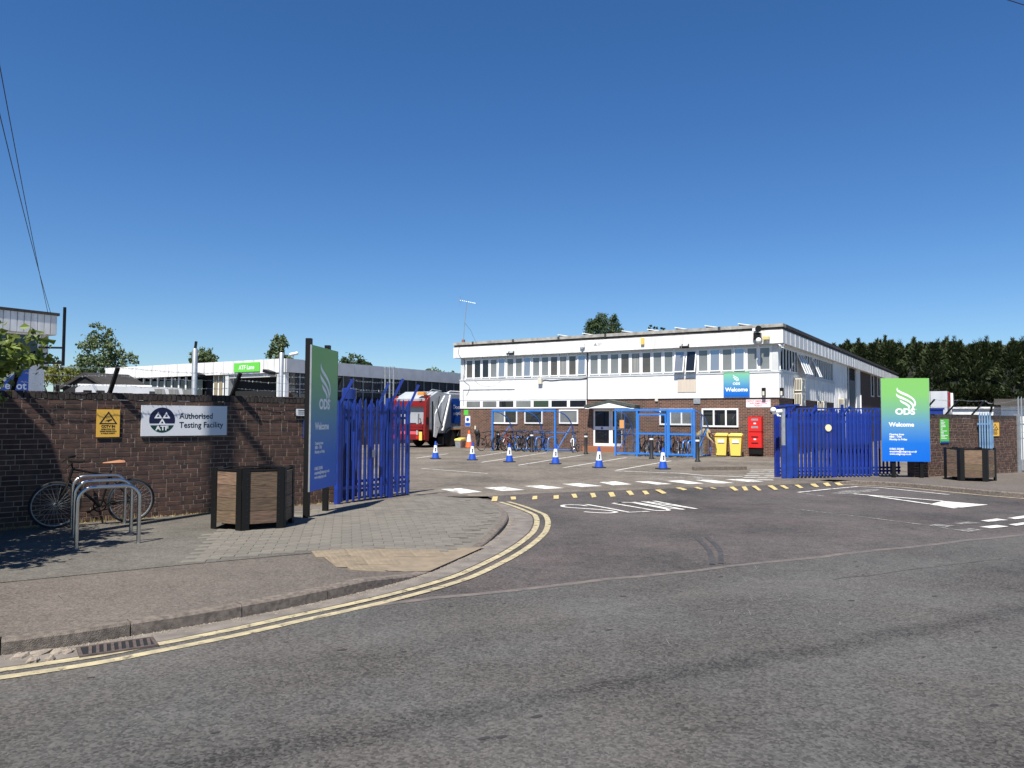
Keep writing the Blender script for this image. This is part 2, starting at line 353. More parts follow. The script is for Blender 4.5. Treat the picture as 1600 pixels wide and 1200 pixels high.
def bevbox(sx, sy, sz, bv=.004):   # small chamfered block, top/front edges eased
    b = MB(); x, y, z = sx / 2, sy / 2, sz
    b.add([(-x, -y, 0), (x, -y, 0), (x, y, 0), (-x, y, 0), (-x, -y, z - bv), (x, -y, z - bv), (x, y, z - bv), (-x, y, z - bv), (-x + bv, -y + bv, z), (x - bv, -y + bv, z), (x - bv, y - bv, z), (-x + bv, y - bv, z)],
          [(3, 2, 1, 0), (0, 1, 5, 4), (1, 2, 6, 5), (2, 3, 7, 6), (3, 0, 4, 7), (4, 5, 9, 8), (5, 6, 10, 9), (6, 7, 11, 10), (7, 4, 8, 11), (8, 9, 10, 11)])
    return b
def poly(name, pts, m, parent=None, **kw):
    b = MB(); b.add(pts, [tuple(range(len(pts)))]); me = b.mesh(name, fix=False)
    bm = bmesh.new(); bm.from_mesh(me); bmesh.ops.triangulate(bm, faces=bm.faces)
    for f in bm.faces:
        if f.normal.z < 0: f.normal_flip()
    bm.to_mesh(me); bm.free()
    return link(name, me, m, parent, **kw)

# ------------------------------------------------------------------ ground, roads, kerbs, markings
RS = Vector((.891, .454, 0)); RN = Vector((-.454, .891, 0))     # along / across the main road
YZ = .05                                                        # level of the raised table and yard
def sn(s, n, z=0): return RS * s + RN * n + Vector((0, 0, z))
RA = [(-.33, 16.44), (1.0, 17.27), (2.38, 17.88), (3.8, 18.42), (5.5, 19.1), (7.5, 19.95), (8.9, 20.75)]
RASN = [(Vector((x, y, 0)).dot(RS), Vector((x, y, 0)).dot(RN)) for x, y in RA]
def rampn(s):
    if s <= RASN[0][0]: return RASN[0][1]
    for (a, b), (c, d) in zip(RASN, RASN[1:]):
        if s <= c: return b + (d - b) * (s - a) / (c - a)
    return RASN[-1][1]
RW = .42
def zsurf(p):
    q = Vector((p[0], p[1], 0)); t = (q.dot(RN) - rampn(q.dot(RS))) / RW
    return YZ * max(0, min(1, t))
def GS(px, py, dz=.004):
    z = .02
    for _ in range(8): p = G(px, py, z); z = zsurf(p)
    p.z = z + dz; return p

b = MB(); b.add([(-900, -300, -.05), (900, -300, -.05), (900, 1500, -.05), (-900, 1500, -.05)], [(0, 1, 2, 3)])
b.build('ground', mat('waste_ground', (.16, .145, .11), .95, col2=(.09, .10, .05), scale=.2), kind='structure')
road = poly('main_road', [sn(-45, -14), sn(70, -14), sn(70, 7.06), sn(-45, 7.06)], ASPH, kind='structure')
ent = poly('entrance_road', [sn(-6, 6.6, -.004), sn(45, 6.6, -.004), sn(45, 24, -.004), sn(-6, 24, -.004)], ASPH2, kind='structure')
# seam between the two surfacings
def strip(pts, w, z=None, dz=0):
    bb = MB(); P = [Vector(p) for p in pts]; vs = []
    for i, p in enumerate(P):
        d = (P[min(i + 1, len(P) - 1)] - P[max(i - 1, 0)]); d.z = 0; d.normalize(); a = Vector((d.y, -d.x, 0)) * w / 2
        vs += [p - a + Vector((0, 0, dz)), p + a + Vector((0, 0, dz))]
    bb.add(vs, [(2 * i, 2 * i + 1, 2 * i + 3, 2 * i + 2) for i in range(len(P) - 1)])
    return bb
def spl(pts, k=8):
    P = [Vector(p) for p in pts]; out = []
    for i in range(len(P) - 1):
        a = P[max(i - 1, 0)]; b_ = P[i]; c = P[i + 1]; d = P[min(i + 2, len(P) - 1)]
        for j in range(k):
            t = j / k; out.append(.5 * (2 * b_ + (c - a) * t + (2 * a - 5 * b_ + 4 * c - d) * t * t + (3 * b_ - a - 3 * c + d) * t ** 3))
    return out + [P[-1]]
seam = [sn(s, 7.06 + .02 * math.sin(s * 3) + .015 * math.sin(7 * s), .003) for s in [x * .4 for x in range(5, 60)]]
strip(seam, .10).build('road_joint', mat('joint_tar', (.15, .125, .11), .9, col2=(.09, .08, .075), scale=6), road, fix=False)

rk = random.Random(12); CRK = mat('crack_tar', (.030, .028, .027), .8)
for s0, n0, ln, dr in ((7.0, 6.0, 3.0, .05),):
    P = []; n_ = n0
    for i in range(26): n_ += rk.uniform(-.022, .022) + dr * ln / 260; P.append(sn(s0 + ln * i / 25, n_, .0025))
    strip(P, .009).build('road_crack', CRK, road, fix=False)
b = MB()
for i in range(60):
    s0, n0 = rk.uniform(-2, 9), rk.uniform(2.2, 6.8); r0 = rk.uniform(.008, .032); a0 = rk.uniform(0, 6.3)
    b.add([sn(s0 + r0 * 1.5 * math.cos(a0 + t * .9), n0 + r0 * .7 * math.sin(a0 + t * .9), .0025) for t in range(7)], [tuple(range(7))])
b.build('tar_spots', CRK, road, fix=False, kind='stuff')
b = MB(); PSC = mat('pale_scuff', (.15, .142, .130), .8)
for i in range(150):
    c0 = G(rk.gauss(1190, 90), rk.gauss(940, 26), .003); a0 = rk.uniform(0, 3.14); l0 = rk.uniform(.02, .10); d0 = Vector((math.cos(a0), math.sin(a0), 0)) * l0; e0 = Vector((-d0.y, d0.x, 0)).normalized() * .0035
    b.add([c0 - d0 - e0, c0 + d0 - e0, c0 + d0 + e0, c0 - d0 + e0], [(0, 1, 2, 3)])
b.build('pale_scuffs', PSC, road, fix=False, kind='stuff')

# yard + ramp
yb = [Vector((x, y, 0)) for x, y in RA]
ramp = MB(); va = []; vb = []
for p in yb:
    s_ = p.dot(RS); n_ = p.dot(RN); va.append(sn(s_, n_ - .02, -.006)); vb.append(sn(s_, n_ + RW, YZ))
ramp.add(va + vb, [(i, i + 1, len(va) + i + 1, len(va) + i) for i in range(len(va) - 1)])
yard = poly('yard', vb + [Vector((9.3, 21.5, YZ)), Vector((11.9, 22.8, YZ)), Vector((60, 47, YZ)), Vector((90, 160, YZ)), Vector((-90, 160, YZ)), Vector((-90, 12, YZ)), Vector((-10.2, 8.7, YZ)), Vector((-3.6, 15.2, YZ)), Vector((-2.3, 16.5, YZ)), Vector((-1.5, 16.7, YZ))], YARD, kind='structure')
ramp.build('ramp_slope', ASPH2, yard, fix=False)

# left kerb path (road-side foot of the kerb)
KP = spl([(-6.5, 4.1, 0), (-3.72, 5.71, 0), (-3.02, 6.22, 0), (-2.40, 6.76, 0), (-1.85, 7.36, 0), (-1.39, 7.97, 0), (-1.04, 8.55, 0), (-.80, 9.12, 0), (-.42, 10.43, 0), (-.14, 12.0, 0), (-.05, 13.5, 0), (-.17, 14.95, 0), (-.42, 16.2, 0), (-.85, 17.05, 0)], 10)
def lerpt(v, tab):
    if v <= tab[0][0]: return tab[0][1]
    for (a, b_), (c, d) in zip(tab, tab[1:]):
        if v <= c: return b_ + (d - b_) * (v - a) / (c - a)
    return tab[-1][1]
def kh(p): return lerpt(p.y, [(7.9, .11), (8.6, .02), (10.6, .02), (11.8, .075), (13.6, .07), (15.0, .025), (17.0, .015)])
def nrm(i, P):
    d = P[min(i + 1, len(P) - 1)] - P[max(i - 1, 0)]; d.z = 0; d.normalize(); return Vector((-d.y, d.x, 0))     # to the left = pavement side
def PZ(x, y):
    q = Vector((x, y, 0)); best = 1e9; bp_ = None
    for p in KP[::2]:
        d = (p - q).length
        if d < best: best = d; bp_ = p
    t = max(0, min(1, (best - .125) / 1.3)); t = t * t * (3 - 2 * t)
    return kh(bp_) * (1 - t) + .11 * t
kerb = thing('kerb', 'x', 'x'); del kerb['label']; del kerb['category']; kerb['kind'] = 'structure'
acc = 0; start = 0; stones = []
for i in range(1, len(KP)):
    acc += (KP[i] - KP[i - 1]).length
    L_ = .86 if KP[i].y < 8.6 else .6
    if acc >= L_ or i == len(KP) - 1: stones.append((start, i)); start = i; acc = 0
for a, c in stones:
    bb = MB(); rows = []
    for i in range(a, c + 1):
        p = KP[i].copy(); n = nrm(i, KP)
        if i == a: p = p + (KP[i + 1] - p).normalized() * .005
        if i == c: p = p + (KP[i - 1] - p).normalized() * .005
        h = kh(p); e = min(.018, h * .5)
        prof = [(0, -.03), (.006, h - e), (.006 + e, h), (.125, h + .001), (.125, -.03)]
        rows.append([p + n * o + Vector((0, 0, z)) for o, z in prof])
    m_ = len(rows[0]); vs = [v for r in rows for v in r]
    fs = [(i * m_ + j, i * m_ + j + 1, (i + 1) * m_ + j + 1, (i + 1) * m_ + j) for i in range(len(rows) - 1) for j in range(m_ - 1)]
    fs += [tuple(range(m_)), tuple(range((len(rows) - 1) * m_, len(rows) * m_))[::-1]]
    bb.add(vs, fs).build('kerb_stone', KERB, kerb)
# left pavement sheet
pv = MB(); offs = [.126, .4, .7, 1.0, 1.43]; vs = []
for i, p in enumerate(KP):
    n = nrm(i, KP)
    for o in offs:
        q = p + n * o; t = max(0, min(1, (o - .125) / 1.3)); t = t * t * (3 - 2 * t); vs.append((q.x, q.y, kh(p) * (1 - t) + .11 * t - .002))
k = len(offs)
pv.add(vs, [(i * k + j, i * k + j + 1, (i + 1) * k + j + 1, (i + 1) * k + j) for i in range(len(KP) - 1) for j in range(k - 1)])
pave = pv.build('pavement', FOOT, kind='structure', fix=False); pave.data.materials.append(PAVER)
for pl in pave.data.polygons:
    if pl.center.y > 9.75: pl.material_index = 1
last = [Vector(vs[i * k + k - 1]) for i in range(len(KP))]
poly('footway', [v + Vector((0, 0, 0)) for v in last] + [Vector((-2.25, 16.72, .108)), Vector((-3.5, 15.15, .108)), Vector((-9.8, 9.1, .108)), Vector((-9.8, 3.9, .108)), Vector((-7.25, 5.25, .108))], FOOT, pave)
pedge = MB(); pedge.ext([(-.95, 17.0, -.01), (-1.6, 17.5, -.01), (-2.25, 16.72, -.01), (-1.9, 16.2, -.01)], (0, 0, .07)); pedge.build('pavement_tip', FOOT, pave)
gp = [(-80, 918), (300, 881), (486, 864), (500, 848), (470, 800), (325, 801), (240, 809), (100, 818), (-80, 850)]
poly('grey_tarmac_strip', [G(x, y, .1135) for x, y in gp], GREYT, pave)
def kdist(x, y):
    q = Vector((x, y, 0)); return min((p - q).length for p in KP)
# block paving
def inpoly(x, y, P):
    c = False; j = len(P) - 1
    for i in range(len(P)):
        if (P[i][1] > y) != (P[j][1] > y) and x < (P[j][0] - P[i][0]) * (y - P[i][1]) / (P[j][1] - P[i][1]) + P[i][0]: c = not c
        j = i
    return c
bpx = [(296, 880), (486, 863), (757, 850), (771, 838), (780, 815), (772, 796), (757, 786), (735, 778), (690, 774), (648, 778), (560, 786), (480, 797), (430, 812), (330, 835)]
bpoly = [tuple(G(x, y, .10)[:2]) for x, y in bpx]
PAVM = bevbox(.266, .132, .03, .003).mesh('paving_block'); its = []
ca, sa = math.cos(R_(12)), math.sin(R_(12))
for r in range(-5, 90):
    for c in range(-40, 30):
        u = c * .27 + (r % 2) * .135; v = r * .136 + 7.5; x = u * ca - v * sa + 1.6; y = u * sa + v * ca
        if inpoly(x, y, bpoly) and kdist(x, y) > .30:
            z = PZ(x, y); nx = -(PZ(x + .05, y) - PZ(x - .05, y)) / .1; ny = -(PZ(x, y + .05) - PZ(x, y - .05)) / .1
            q = Vector((0, 0, 1)).rotation_difference(Vector((nx, ny, 1)).normalized())
            M = Matrix.Translation((x, y, z - .018 + random.uniform(-.0015, .0015))) @ q.to_matrix().to_4x4() @ Matrix.Rotation(R_(12) + random.uniform(-.01, .01), 4, 'Z') @ Matrix.Rotation(random.uniform(-.006, .006), 4, 'X')
            its.append((M, PAVM))
pieces(pave, its, 'paving_block', PAVER, stuff='far_paving_blocks')
# tactile slabs
tb = bevbox(.396, .396, .03, .004)
for i in range(6):
    for j in range(6): tb.lathe([(.017, .029), (.011, .035)], 6, (-.165 + i * .066, -.165 + j * .066, 0))
TM = tb.mesh('tactile_slab')
tbp = [[G(x, y, .05) for x, y in r] for r in ([(484, 864), (576, 860), (668, 855.5), (757, 851)], [(526, 892.5), (585, 891), (632, 889.5), (672, 888)])]
bed = MB(); rows = []
for i in range(13):
    f_ = i / 12 * 3; a_ = min(2, int(f_)); top_ = tbp[0][a_].lerp(tbp[0][a_ + 1], f_ - a_); bot_ = tbp[1][a_].lerp(tbp[1][a_ + 1], f_ - a_)
    rows.append([(q.x, q.y, PZ(q.x, q.y) + .0035) for q in [top_.lerp(bot_, j / 6) for j in range(7)]])
bed.add([v for r in rows for v in r], [(i * 7 + j, i * 7 + j + 1, (i + 1) * 7 + j + 1, (i + 1) * 7 + j) for i in range(12) for j in range(6)]); bed.build('tactile_bed', TACT, pave, fix=False)
t0, t1 = G(486, 864, .10), G(752, 851, .07); ta = (t1 - t0); ta.z = 0; ta.normalize(); tn = Vector((ta.y, -ta.x, 0))
tpoly = [tuple(G(x, y, .06)[:2]) for x, y in [(484, 864), (759, 851), (720, 869), (676, 888), (526, 893)]]
for i in range(7):
    for j in range(5):
        c = t0 + ta * (.2 + .4 * i + .12 * j) + tn * (.2 + .4 * j)
        if inpoly(c.x, c.y, tpoly) and kdist(c.x, c.y) > .42:
            z = PZ(c.x, c.y); nx = -(PZ(c.x + .1, c.y) - PZ(c.x - .1, c.y)) / .2; ny = -(PZ(c.x, c.y + .1) - PZ(c.x, c.y - .1)) / .2
            q = Vector((0, 0, 1)).rotation_difference(Vector((nx, ny, 1)).normalized())
            o = link('tactile_slab', TM, TACT, pave)
            o.matrix_basis = Matrix.Translation((c.x, c.y, z - .018)) @ q.to_matrix().to_4x4() @ Matrix.Rotation(math.atan2(ta.y, ta.x), 4, 'Z')

# channel and double yellow lines
def offpath(fo, y0=-1e9, y1=1e9, z=.003): return [p - nrm(i, KP) * fo(p) + Vector((0, 0, z)) for i, p in enumerate(KP) if y0 <= p.y <= y1]
o1 = lambda p: lerpt(p.y, [(5.2, .40), (6.1, .385), (7, .28), (9, .36), (12, .48), (14, .49), (15.2, .30), (16.2, .12)])
ch = MB(); vs = []
cpts = [i for i, p in enumerate(KP) if p.y < 16.2]
for i in cpts:
    n = nrm(i, KP); vs += [KP[i] - n * .002 + Vector((0, 0, .002)), KP[i] - n * max(.05, o1(KP[i]) - .07) + Vector((0, 0, .002))]
ch.add(vs, [(2 * i, 2 * i + 1, 2 * i + 3, 2 * i + 2) for i in range(len(cpts) - 1)]); ch.build('kerb_channel', CHAN, road, fix=False)
strip(offpath(o1, -9, 16.2, .005), .092).build('yellow_line', YEL, road, fix=False)
strip(offpath(lambda p: o1(p) + .185, -9, 16.1, .005), .092).build('yellow_line', YEL, road, fix=False)

# painted markings
def zq(o, pts, s): return [GS(o[0] + x / s, o[1] + y / s) for x, y in pts]
def mark(pts, m, name): poly(name, pts, m, ent)
A5 = (640, 720); B5 = (960, 720); C4 = (1200, 740)
for q in [[(240, 222), (400, 215), (565, 243), (400, 257)], [(580, 211), (740, 204), (900, 229), (720, 237)], [(895, 198), (1040, 192), (1210, 213), (1060, 222)], [(1190, 182), (1330, 176), (1505, 198), (1350, 206)], [(1480, 168), (1610, 160), (1735, 185), (1590, 192)]]:
    mark(zq(A5, q, 5), WHP, 'crossing_block')
for q in [[(155, 163), (270, 160), (450, 183), (330, 186)], [(400, 158), (530, 152), (700, 178), (580, 182)], [(630, 150), (760, 150), (940, 175), (800, 178)], [(860, 145), (1000, 143), (1170, 162), (1060, 167)]]:
    mark(zq(B5, q, 5), WHP, 'crossing_block')
for q in [[(200, 137), (300, 134), (420, 148), (330, 151)], [(560, 124), (640, 122), (800, 147), (700, 150)], [(330, 131), (520, 126), (560, 133), (400, 139)]]:
    mark(zq(B5, q, 5), WHW, 'worn_crossing_block')
ym = [(A5, [(650, 278), (690, 276), (683, 318), (638, 318)]), (A5, [(788, 275), (828, 273), (832, 303), (795, 306)]), (A5, [(962, 268), (997, 266), (997, 302), (957, 304)]), (A5, [(1125, 260), (1165, 258), (1165, 298), (1125, 300)]), (A5, [(1262, 252), (1300, 250), (1312, 290), (1280, 292)]), (A5, [(1410, 246), (1445, 244), (1460, 285), (1425, 290)]), (A5, [(1550, 240), (1590, 238), (1610, 280), (1570, 284)]),
      (B5, [(90, 232), (130, 230), (155, 268), (120, 272)]), (B5, [(215, 230), (250, 228), (275, 262), (240, 266)]), (B5, [(315, 224), (360, 222), (410, 255), (375, 260)]), (B5, [(475, 212), (515, 210), (570, 234), (540, 238)]), (B5, [(615, 208), (650, 206), (695, 228), (670, 232)]), (B5, [(740, 208), (765, 207), (800, 224), (780, 228)]), (B5, [(895, 203), (930, 201), (970, 232), (940, 236)]), (B5, [(993, 200), (1025, 198), (1048, 232), (1015, 235)]), (B5, [(1070, 196), (1105, 194), (1150, 232), (1125, 235)]), (B5, [(1195, 192), (1235, 190), (1280, 226), (1250, 230)]), (B5, [(1290, 190), (1325, 188), (1365, 217), (1340, 221)]), (B5, [(1405, 185), (1440, 184), (1478, 213), (1450, 216)]), (B5, [(1530, 178), (1570, 176), (1600, 206), (1575, 208)])]
for o, q in ym: mark([p + Vector((0, 0, .004)) for p in zq(o, q, 5)], YELB, 'ramp_mark')
for q in [[(265, 65), (295, 62), (320, 82), (290, 85)], [(342, 58), (375, 55), (395, 78), (365, 80)], [(415, 55), (445, 53), (472, 74), (440, 76)]]:
    mark([p + Vector((0, 0, .004)) for p in zq(C4, q, 4)], YELB, 'ramp_mark')
def line(pxs, w, m, name, k=1, dz=.005):
    P = [GS(x, y, dz) for x, y in pxs]
    if k > 1: P = spl(P, k)
    strip(P, w).build(name, m, ent, fix=False)
zs = lambda pts: [(860 + x / 6.154, 770 + y / 6.154) for x, y in pts]
line(zs([(360, 130), (280, 119), (160, 117), (115, 127), (160, 141), (400, 158), (560, 172), (635, 187), (560, 196), (430, 192), (325, 184)]), .085, WHP, 'slow_lettering', 5)
line(zs([(340, 112), (560, 150), (755, 189), (950, 180)]), .085, WHP, 'slow_lettering')
line(zs([(690, 94), (605, 103), (680, 116), (880, 150), (1000, 170), (1100, 173), (1138, 167), (1080, 150), (900, 118), (800, 98), (690, 94), (605, 103)]), .085, WHP, 'slow_lettering', 4)
line(zs([(800, 91), (1130, 150), (1285, 163)]), .085, WHP, 'slow_lettering', dz=.006)
line(zs([(885, 86), (1285, 164)]), .085, WHP, 'slow_lettering', dz=.007)
line(zs([(925, 88), (1400, 157)]), .085, WHP, 'slow_lettering', dz=.008)
line(zs([(995, 82), (1405, 158)]), .085, WHP, 'slow_lettering', dz=.009)
mark(zq(C4, [(1010, 193), (1090, 172), (1375, 195), (1160, 218)], 4), WHP, 'give_way_triangle')
line([(1335, 772), (1473, 783)], .13, WHP, 'give_way_triangle', dz=.006); line([(1360, 774.5), (1453, 788)], .13, WHP, 'give_way_triangle', dz=.007)
mark(zq(C4, [(390, 125), (470, 108), (690, 98), (700, 106), (520, 129)], 4), WHW, 'worn_marking')
line([(1247, 769.5), (1300, 764), (1340, 760.5), (1375, 762), (1483, 773)], .09, WHP, 'edge_marking'); line([(1248, 770), (1290, 776)], .08, WHW, 'edge_marking', dz=.006)
line([(1237, 795), (1340, 807), (1450, 821), (1512, 831)], .055, WHW, 'lane_line')
for q in [[(1010, 322), (1060, 316), (1165, 328), (1110, 336)], [(1150, 312), (1260, 302), (1330, 311), (1200, 320)], [(1330, 296), (1430, 283), (1500, 292), (1380, 303)], [(1495, 280), (1640, 258), (1700, 268), (1545, 287)], [(1170, 355), (1250, 343), (1345, 354), (1250, 368)], [(1320, 335), (1430, 323), (1505, 333), (1390, 344)], [(1505, 320), (1640, 300), (1700, 308), (1550, 328)]]:
    mark([p + Vector((0, 0, .003)) for p in zq(C4, q, 4)], WHP if q[0][0] > 1300 else WHW, 'give_way_dash')
for q in [[(740, 714), (794, 706)], [(752, 722.6), (853, 707.5)], [(810, 727), (912, 710.6)], [(880, 731), (979, 715)], [(963, 735), (1049, 720)], [(650, 716), (700, 709)]]: line(q, .09, WHP, 'bay_line')
line([(751, 724), (820, 728), (885, 732.5)], .09, WHW, 'bay_edge_line', dz=.008); line([(658, 732), (762, 740)], .08, WHP, 'yard_line'); line([(783, 736), (850, 739), (925, 737)], .08, WHW, 'yard_line')
line([(960, 736), (1060, 739.5), (1100, 743), (1160, 745)], .12, WHP, 'yard_line', dz=.006); line([(1000, 735.5), (1166, 735)], .07, WHW, 'yard_line', dz=.007)
for i in range(6):
    f_ = i / 5; line([(1175 - 15 * f_ - 2, 734.8 + 15 * f_), (1216 - 8 * f_, 734.8 + 15.5 * f_)], .2, WHP, 'hatched_stripe', dz=.009)
# tyre scuffs on the entrance
for q in [[(1090, 842), (1108, 860), (1113, 882)], [(1104, 839), (1124, 858), (1126, 880)]]:
    line(q, .07, mat('tyre_scuff', (.034, .033, .033), .8, col2=(.062, .058, .057), scale=9, detail=8), 'tyre_scuff', 6, dz=.003)
kb = MB(); p0, p1 = GS(1083, 735, 0), GS(1165, 734, 0); kb.bar(p0 + Vector((0, 0, .05)), p1 + Vector((0, 0, .05)), .18, .13)
kb.build('low_yard_kerb', KERB, yard)

# right pavement
KR = spl([(8.7, 21.1, 0), (9.4, 20.86, 0), (10.1, 20.35, 0), (10.54, 19.65, 0), (10.88, 18.83, 0), (11.3, 17.95, 0), (12.1, 17.1, 0), (13.6, 17.0, 0), (17, 18.4, 0), (30, 25.1, 0)], 8)
rp = poly('pavement', [p - nrm(i, KR) * -.12 + Vector((0, 0, .1)) for i, p in enumerate(KR)] + [Vector((34, 34, .1)), Vector((11.9, 22.7, .1)), Vector((9.2, 22.1, .1)), Vector((8.5, 21.5, .1))], FOOT, kind='structure')
kr = thing('kerb', 'x', 'x'); del kr['label']; del kr['category']; kr['kind'] = 'structure'
acc = 0; start = 0
for i in range(1, len(KR)):
    acc += (KR[i] - KR[i - 1]).length
    if acc > .8 or i == len(KR) - 1:
        bb = MB(); rows = []
        for q in range(start, i + 1):
            p = KR[q].copy(); n = nrm(q, KR); h = .1 * min(1, q / 8 + .2)
            rows.append([p + n * o + Vector((0, 0, z)) for o, z in [(0, -.03), (.005, h - .015), (.02, h + .002), (.13, h + .003), (.13, -.03)]])
        m_ = 5; bb.add([v for r in rows for v in r], [(a * m_ + j, a * m_ + j + 1, (a + 1) * m_ + j + 1, (a + 1) * m_ + j) for a in range(len(rows) - 1) for j in range(4)] + [tuple(range(5)), tuple(range((len(rows) - 1) * 5, len(rows) * 5))[::-1]])
        bb.build('kerb_stone', KERB, kr); start = i; acc = 0
strip([p - nrm(i, KR) * .22 + Vector((0, 0, .003)) for i, p in enumerate(KR)], .09).build('edge_line', mat('cream_edge_paint', (.55, .44, .28), .8, col2=(.35, .29, .2), scale=10), ent, fix=False)

rgt = random.Random(4); b = MB()
for i in range(1500):
    k0 = rgt.randrange(8, len(KP) - 30); p = KP[k0].lerp(KP[k0 + 1], rgt.random()) - nrm(k0, KP) * abs(rgt.gauss(0, .07)) ; r0 = rgt.uniform(.003, .011); a0 = rgt.uniform(0, 6.3)
    q = [p + Vector((math.cos(a0 + t) * r0, math.sin(a0 + t) * r0, .003)) for t in (0, 2.1, 4.2)]; b.add(q + [p + Vector((0, 0, .003 + r0 * .8))], [(0, 1, 3), (1, 2, 3), (2, 0, 3)])
b.build('gutter_grit', STONE, None, kind='stuff', fix=False, label='loose grit and small stones along the gutter under the left kerb', cat='gravel')
# gully grate and broken stones in the channel
ga, gb = G(119, 1014, .004), G(239, 997, .004); gd = (gb - ga).normalized(); gl = (gb - ga).length; gang = math.atan2(gd.y, gd.x)
gt = thing('drain_grate', 'rusty iron gully grate in the gutter beside the double yellow lines', 'drain', ga, gang)
b = MB(); b.box(0, gl, -.26, -.235, -.02, .014); b.box(0, gl, -.02, 0, -.02, .014); b.box(0, .025, -.235, -.02, -.02, .014); b.box(gl - .025, gl, -.235, -.02, -.02, .014); b.build('frame', IRON, gt)
b = MB(); b.box(.025, gl - .025, -.235, -.02, -.03, .0065); b.build('pit', SEEDARK, gt)
for i in range(9):
    x = .06 + i * (gl - .1) / 8.6; b = MB(); b.ext([(x, -.235, .004), (x + .022, -.235, .004), (x + .042, -.02, .004), (x + .02, -.02, .004)], (0, 0, .009)); b.build('bar', IRON, gt)
for i, (px, py, sx) in enumerate([(35, 1027, .16), (60, 1022, .2), (92, 1020, .12), (108, 1019, .10), (52, 1034, .09), (78, 1031, .08)]):
    p = G(px, py, .0); bb = MB(); bb.sphere((0, 0, .0), 1, 7, (sx * .5, .055, .035)); me = bb.mesh('loose_stone')
    for v in me.vertices: v.co *= random.uniform(.8, 1.15)
    link('loose_stone', me, STONE, label='broken lump of pale concrete lying in the gutter left of the grate', cat='stone', group='broken stones in the gutter', loc=p, rz=gang + random.uniform(-.3, .3))

# ------------------------------------------------------------------ left boundary wall
def brick_wall(name, label, p0, az, length, top, base, bond_seed, course=.075, thick=.22, limit=300):
    # local X runs along the wall from p0, the street face is y=0 and looks to local -Y
    rt = thing(name, label, 'wall', (p0[0], p0[1], 0), az)
    rnd = random.Random(bond_seed); capz = top - .112
    b = MB(); b.box(0, length, .0035, thick, base - .15, capz - .004); b.build('mortar_core', MORT, rt)
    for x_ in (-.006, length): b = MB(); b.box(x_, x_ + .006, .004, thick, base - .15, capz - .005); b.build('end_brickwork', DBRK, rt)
    ms = {}
    for nm, w in (('stretcher', .215), ('header', .1025)):
        for q in range(3):
            bb = MB(); bb.add([(-w / 2, 0, -.0325), (w / 2, 0, -.0325), (w / 2, 0, .0325), (-w / 2, 0, .0325), (-w / 2 + .004, -.006, -.0285), (w / 2 - .004, -.006, -.0285), (w / 2 - .004, -.006, .0285), (-w / 2 + .004, -.006, .0285)],
                              [(4, 5, 6, 7), (0, 1, 5, 4), (1, 2, 6, 5), (2, 3, 7, 6), (3, 0, 4, 7)])
            if q: 
                for i in range(4, 8): v = bb.v[i]; bb.v[i] = (v[0] + rnd.uniform(-.003, .003), v[1] + rnd.uniform(-.002, .002), v[2] + rnd.uniform(-.002, .002))
            ms[nm, q] = bb.mesh('brick')
    its = []; n = int((capz - base) / course); row = 0; z = capz - .0375
    while z > base - .05:
        x = -rnd.choice((0, .1125, .056, .169)); k = rnd.randrange(4)
        while x < length:
            hd = (k % 4 == 3) if row % 2 else (k % 5 == 4); w = .1025 if hd else .215
            a_, c_ = max(x, .0), min(x + w, length)
            if c_ - a_ > .03:
                its.append((Matrix.Translation(((a_ + c_) / 2, .0055 + rnd.uniform(-.003, .0), z)) @ Matrix.Rotation(rnd.uniform(-.005, .005), 4, 'Y') @ Matrix.Rotation(rnd.uniform(-.004, .004), 4, 'Z') @ Matrix.Diagonal(((c_ - a_) / w, 1, 1, 1)), ms['header' if hd else 'stretcher', rnd.randrange(3)]))
            x += w + .01; k += 1
        z -= course; row += 1
    pieces(rt, its, 'brick', BRK, limit, 'far_bricks')
    cb = bevbox(.066, thick + .012, .108, .005); cm = cb.mesh('coping_brick'); its = []; x = .036
    while x < length:
        its.append((Matrix.Translation((x, thick / 2, capz + rnd.uniform(-.003, .004))) @ Matrix.Rotation(rnd.uniform(-.02, .02), 4, 'Y') @ Matrix.Rotation(rnd.uniform(-.02, .02), 4, 'Z'), cm)); x += .0755
    pieces(rt, its, 'coping_brick', COPE, limit, 'far_coping_bricks')
    return rt
WAZ = R_(90 - 46.1)
WL = 8.6; w0 = Vector((-3.40, 14.93, 0)) - Vector((math.sin(R_(46.1)), math.cos(R_(46.1)), 0)) * WL
lw = brick_wall('brick_wall', 'dark brown brick wall along the left pavement behind the bicycle', w0, WAZ, WL, 2.115, .11, 3)
def onwall(px, py, y=-.012):          # local x,z on the left wall face
    p = PLN(px, py, (-3.4, 14.93, 0), 46.1); return (p - w0).dot(Vector((math.sin(R_(46.1)), math.cos(R_(46.1)), 0))), p.z
def wallthing(name, label, cat, px, py):
    x, z = onwall(px, py); p = w0 + Vector((math.cos(WAZ), math.sin(WAZ), 0)) * x - Vector((-math.sin(WAZ), math.cos(WAZ), 0)) * .012
    return thing(name, label, cat, (p.x, p.y, z), WAZ)
def plate(rt, w, h, m, t=.012, name='plate', z0=0):
    b = MB(); b.box(0, w, -t, 0, z0, z0 + h); return b.build(name, m, rt)
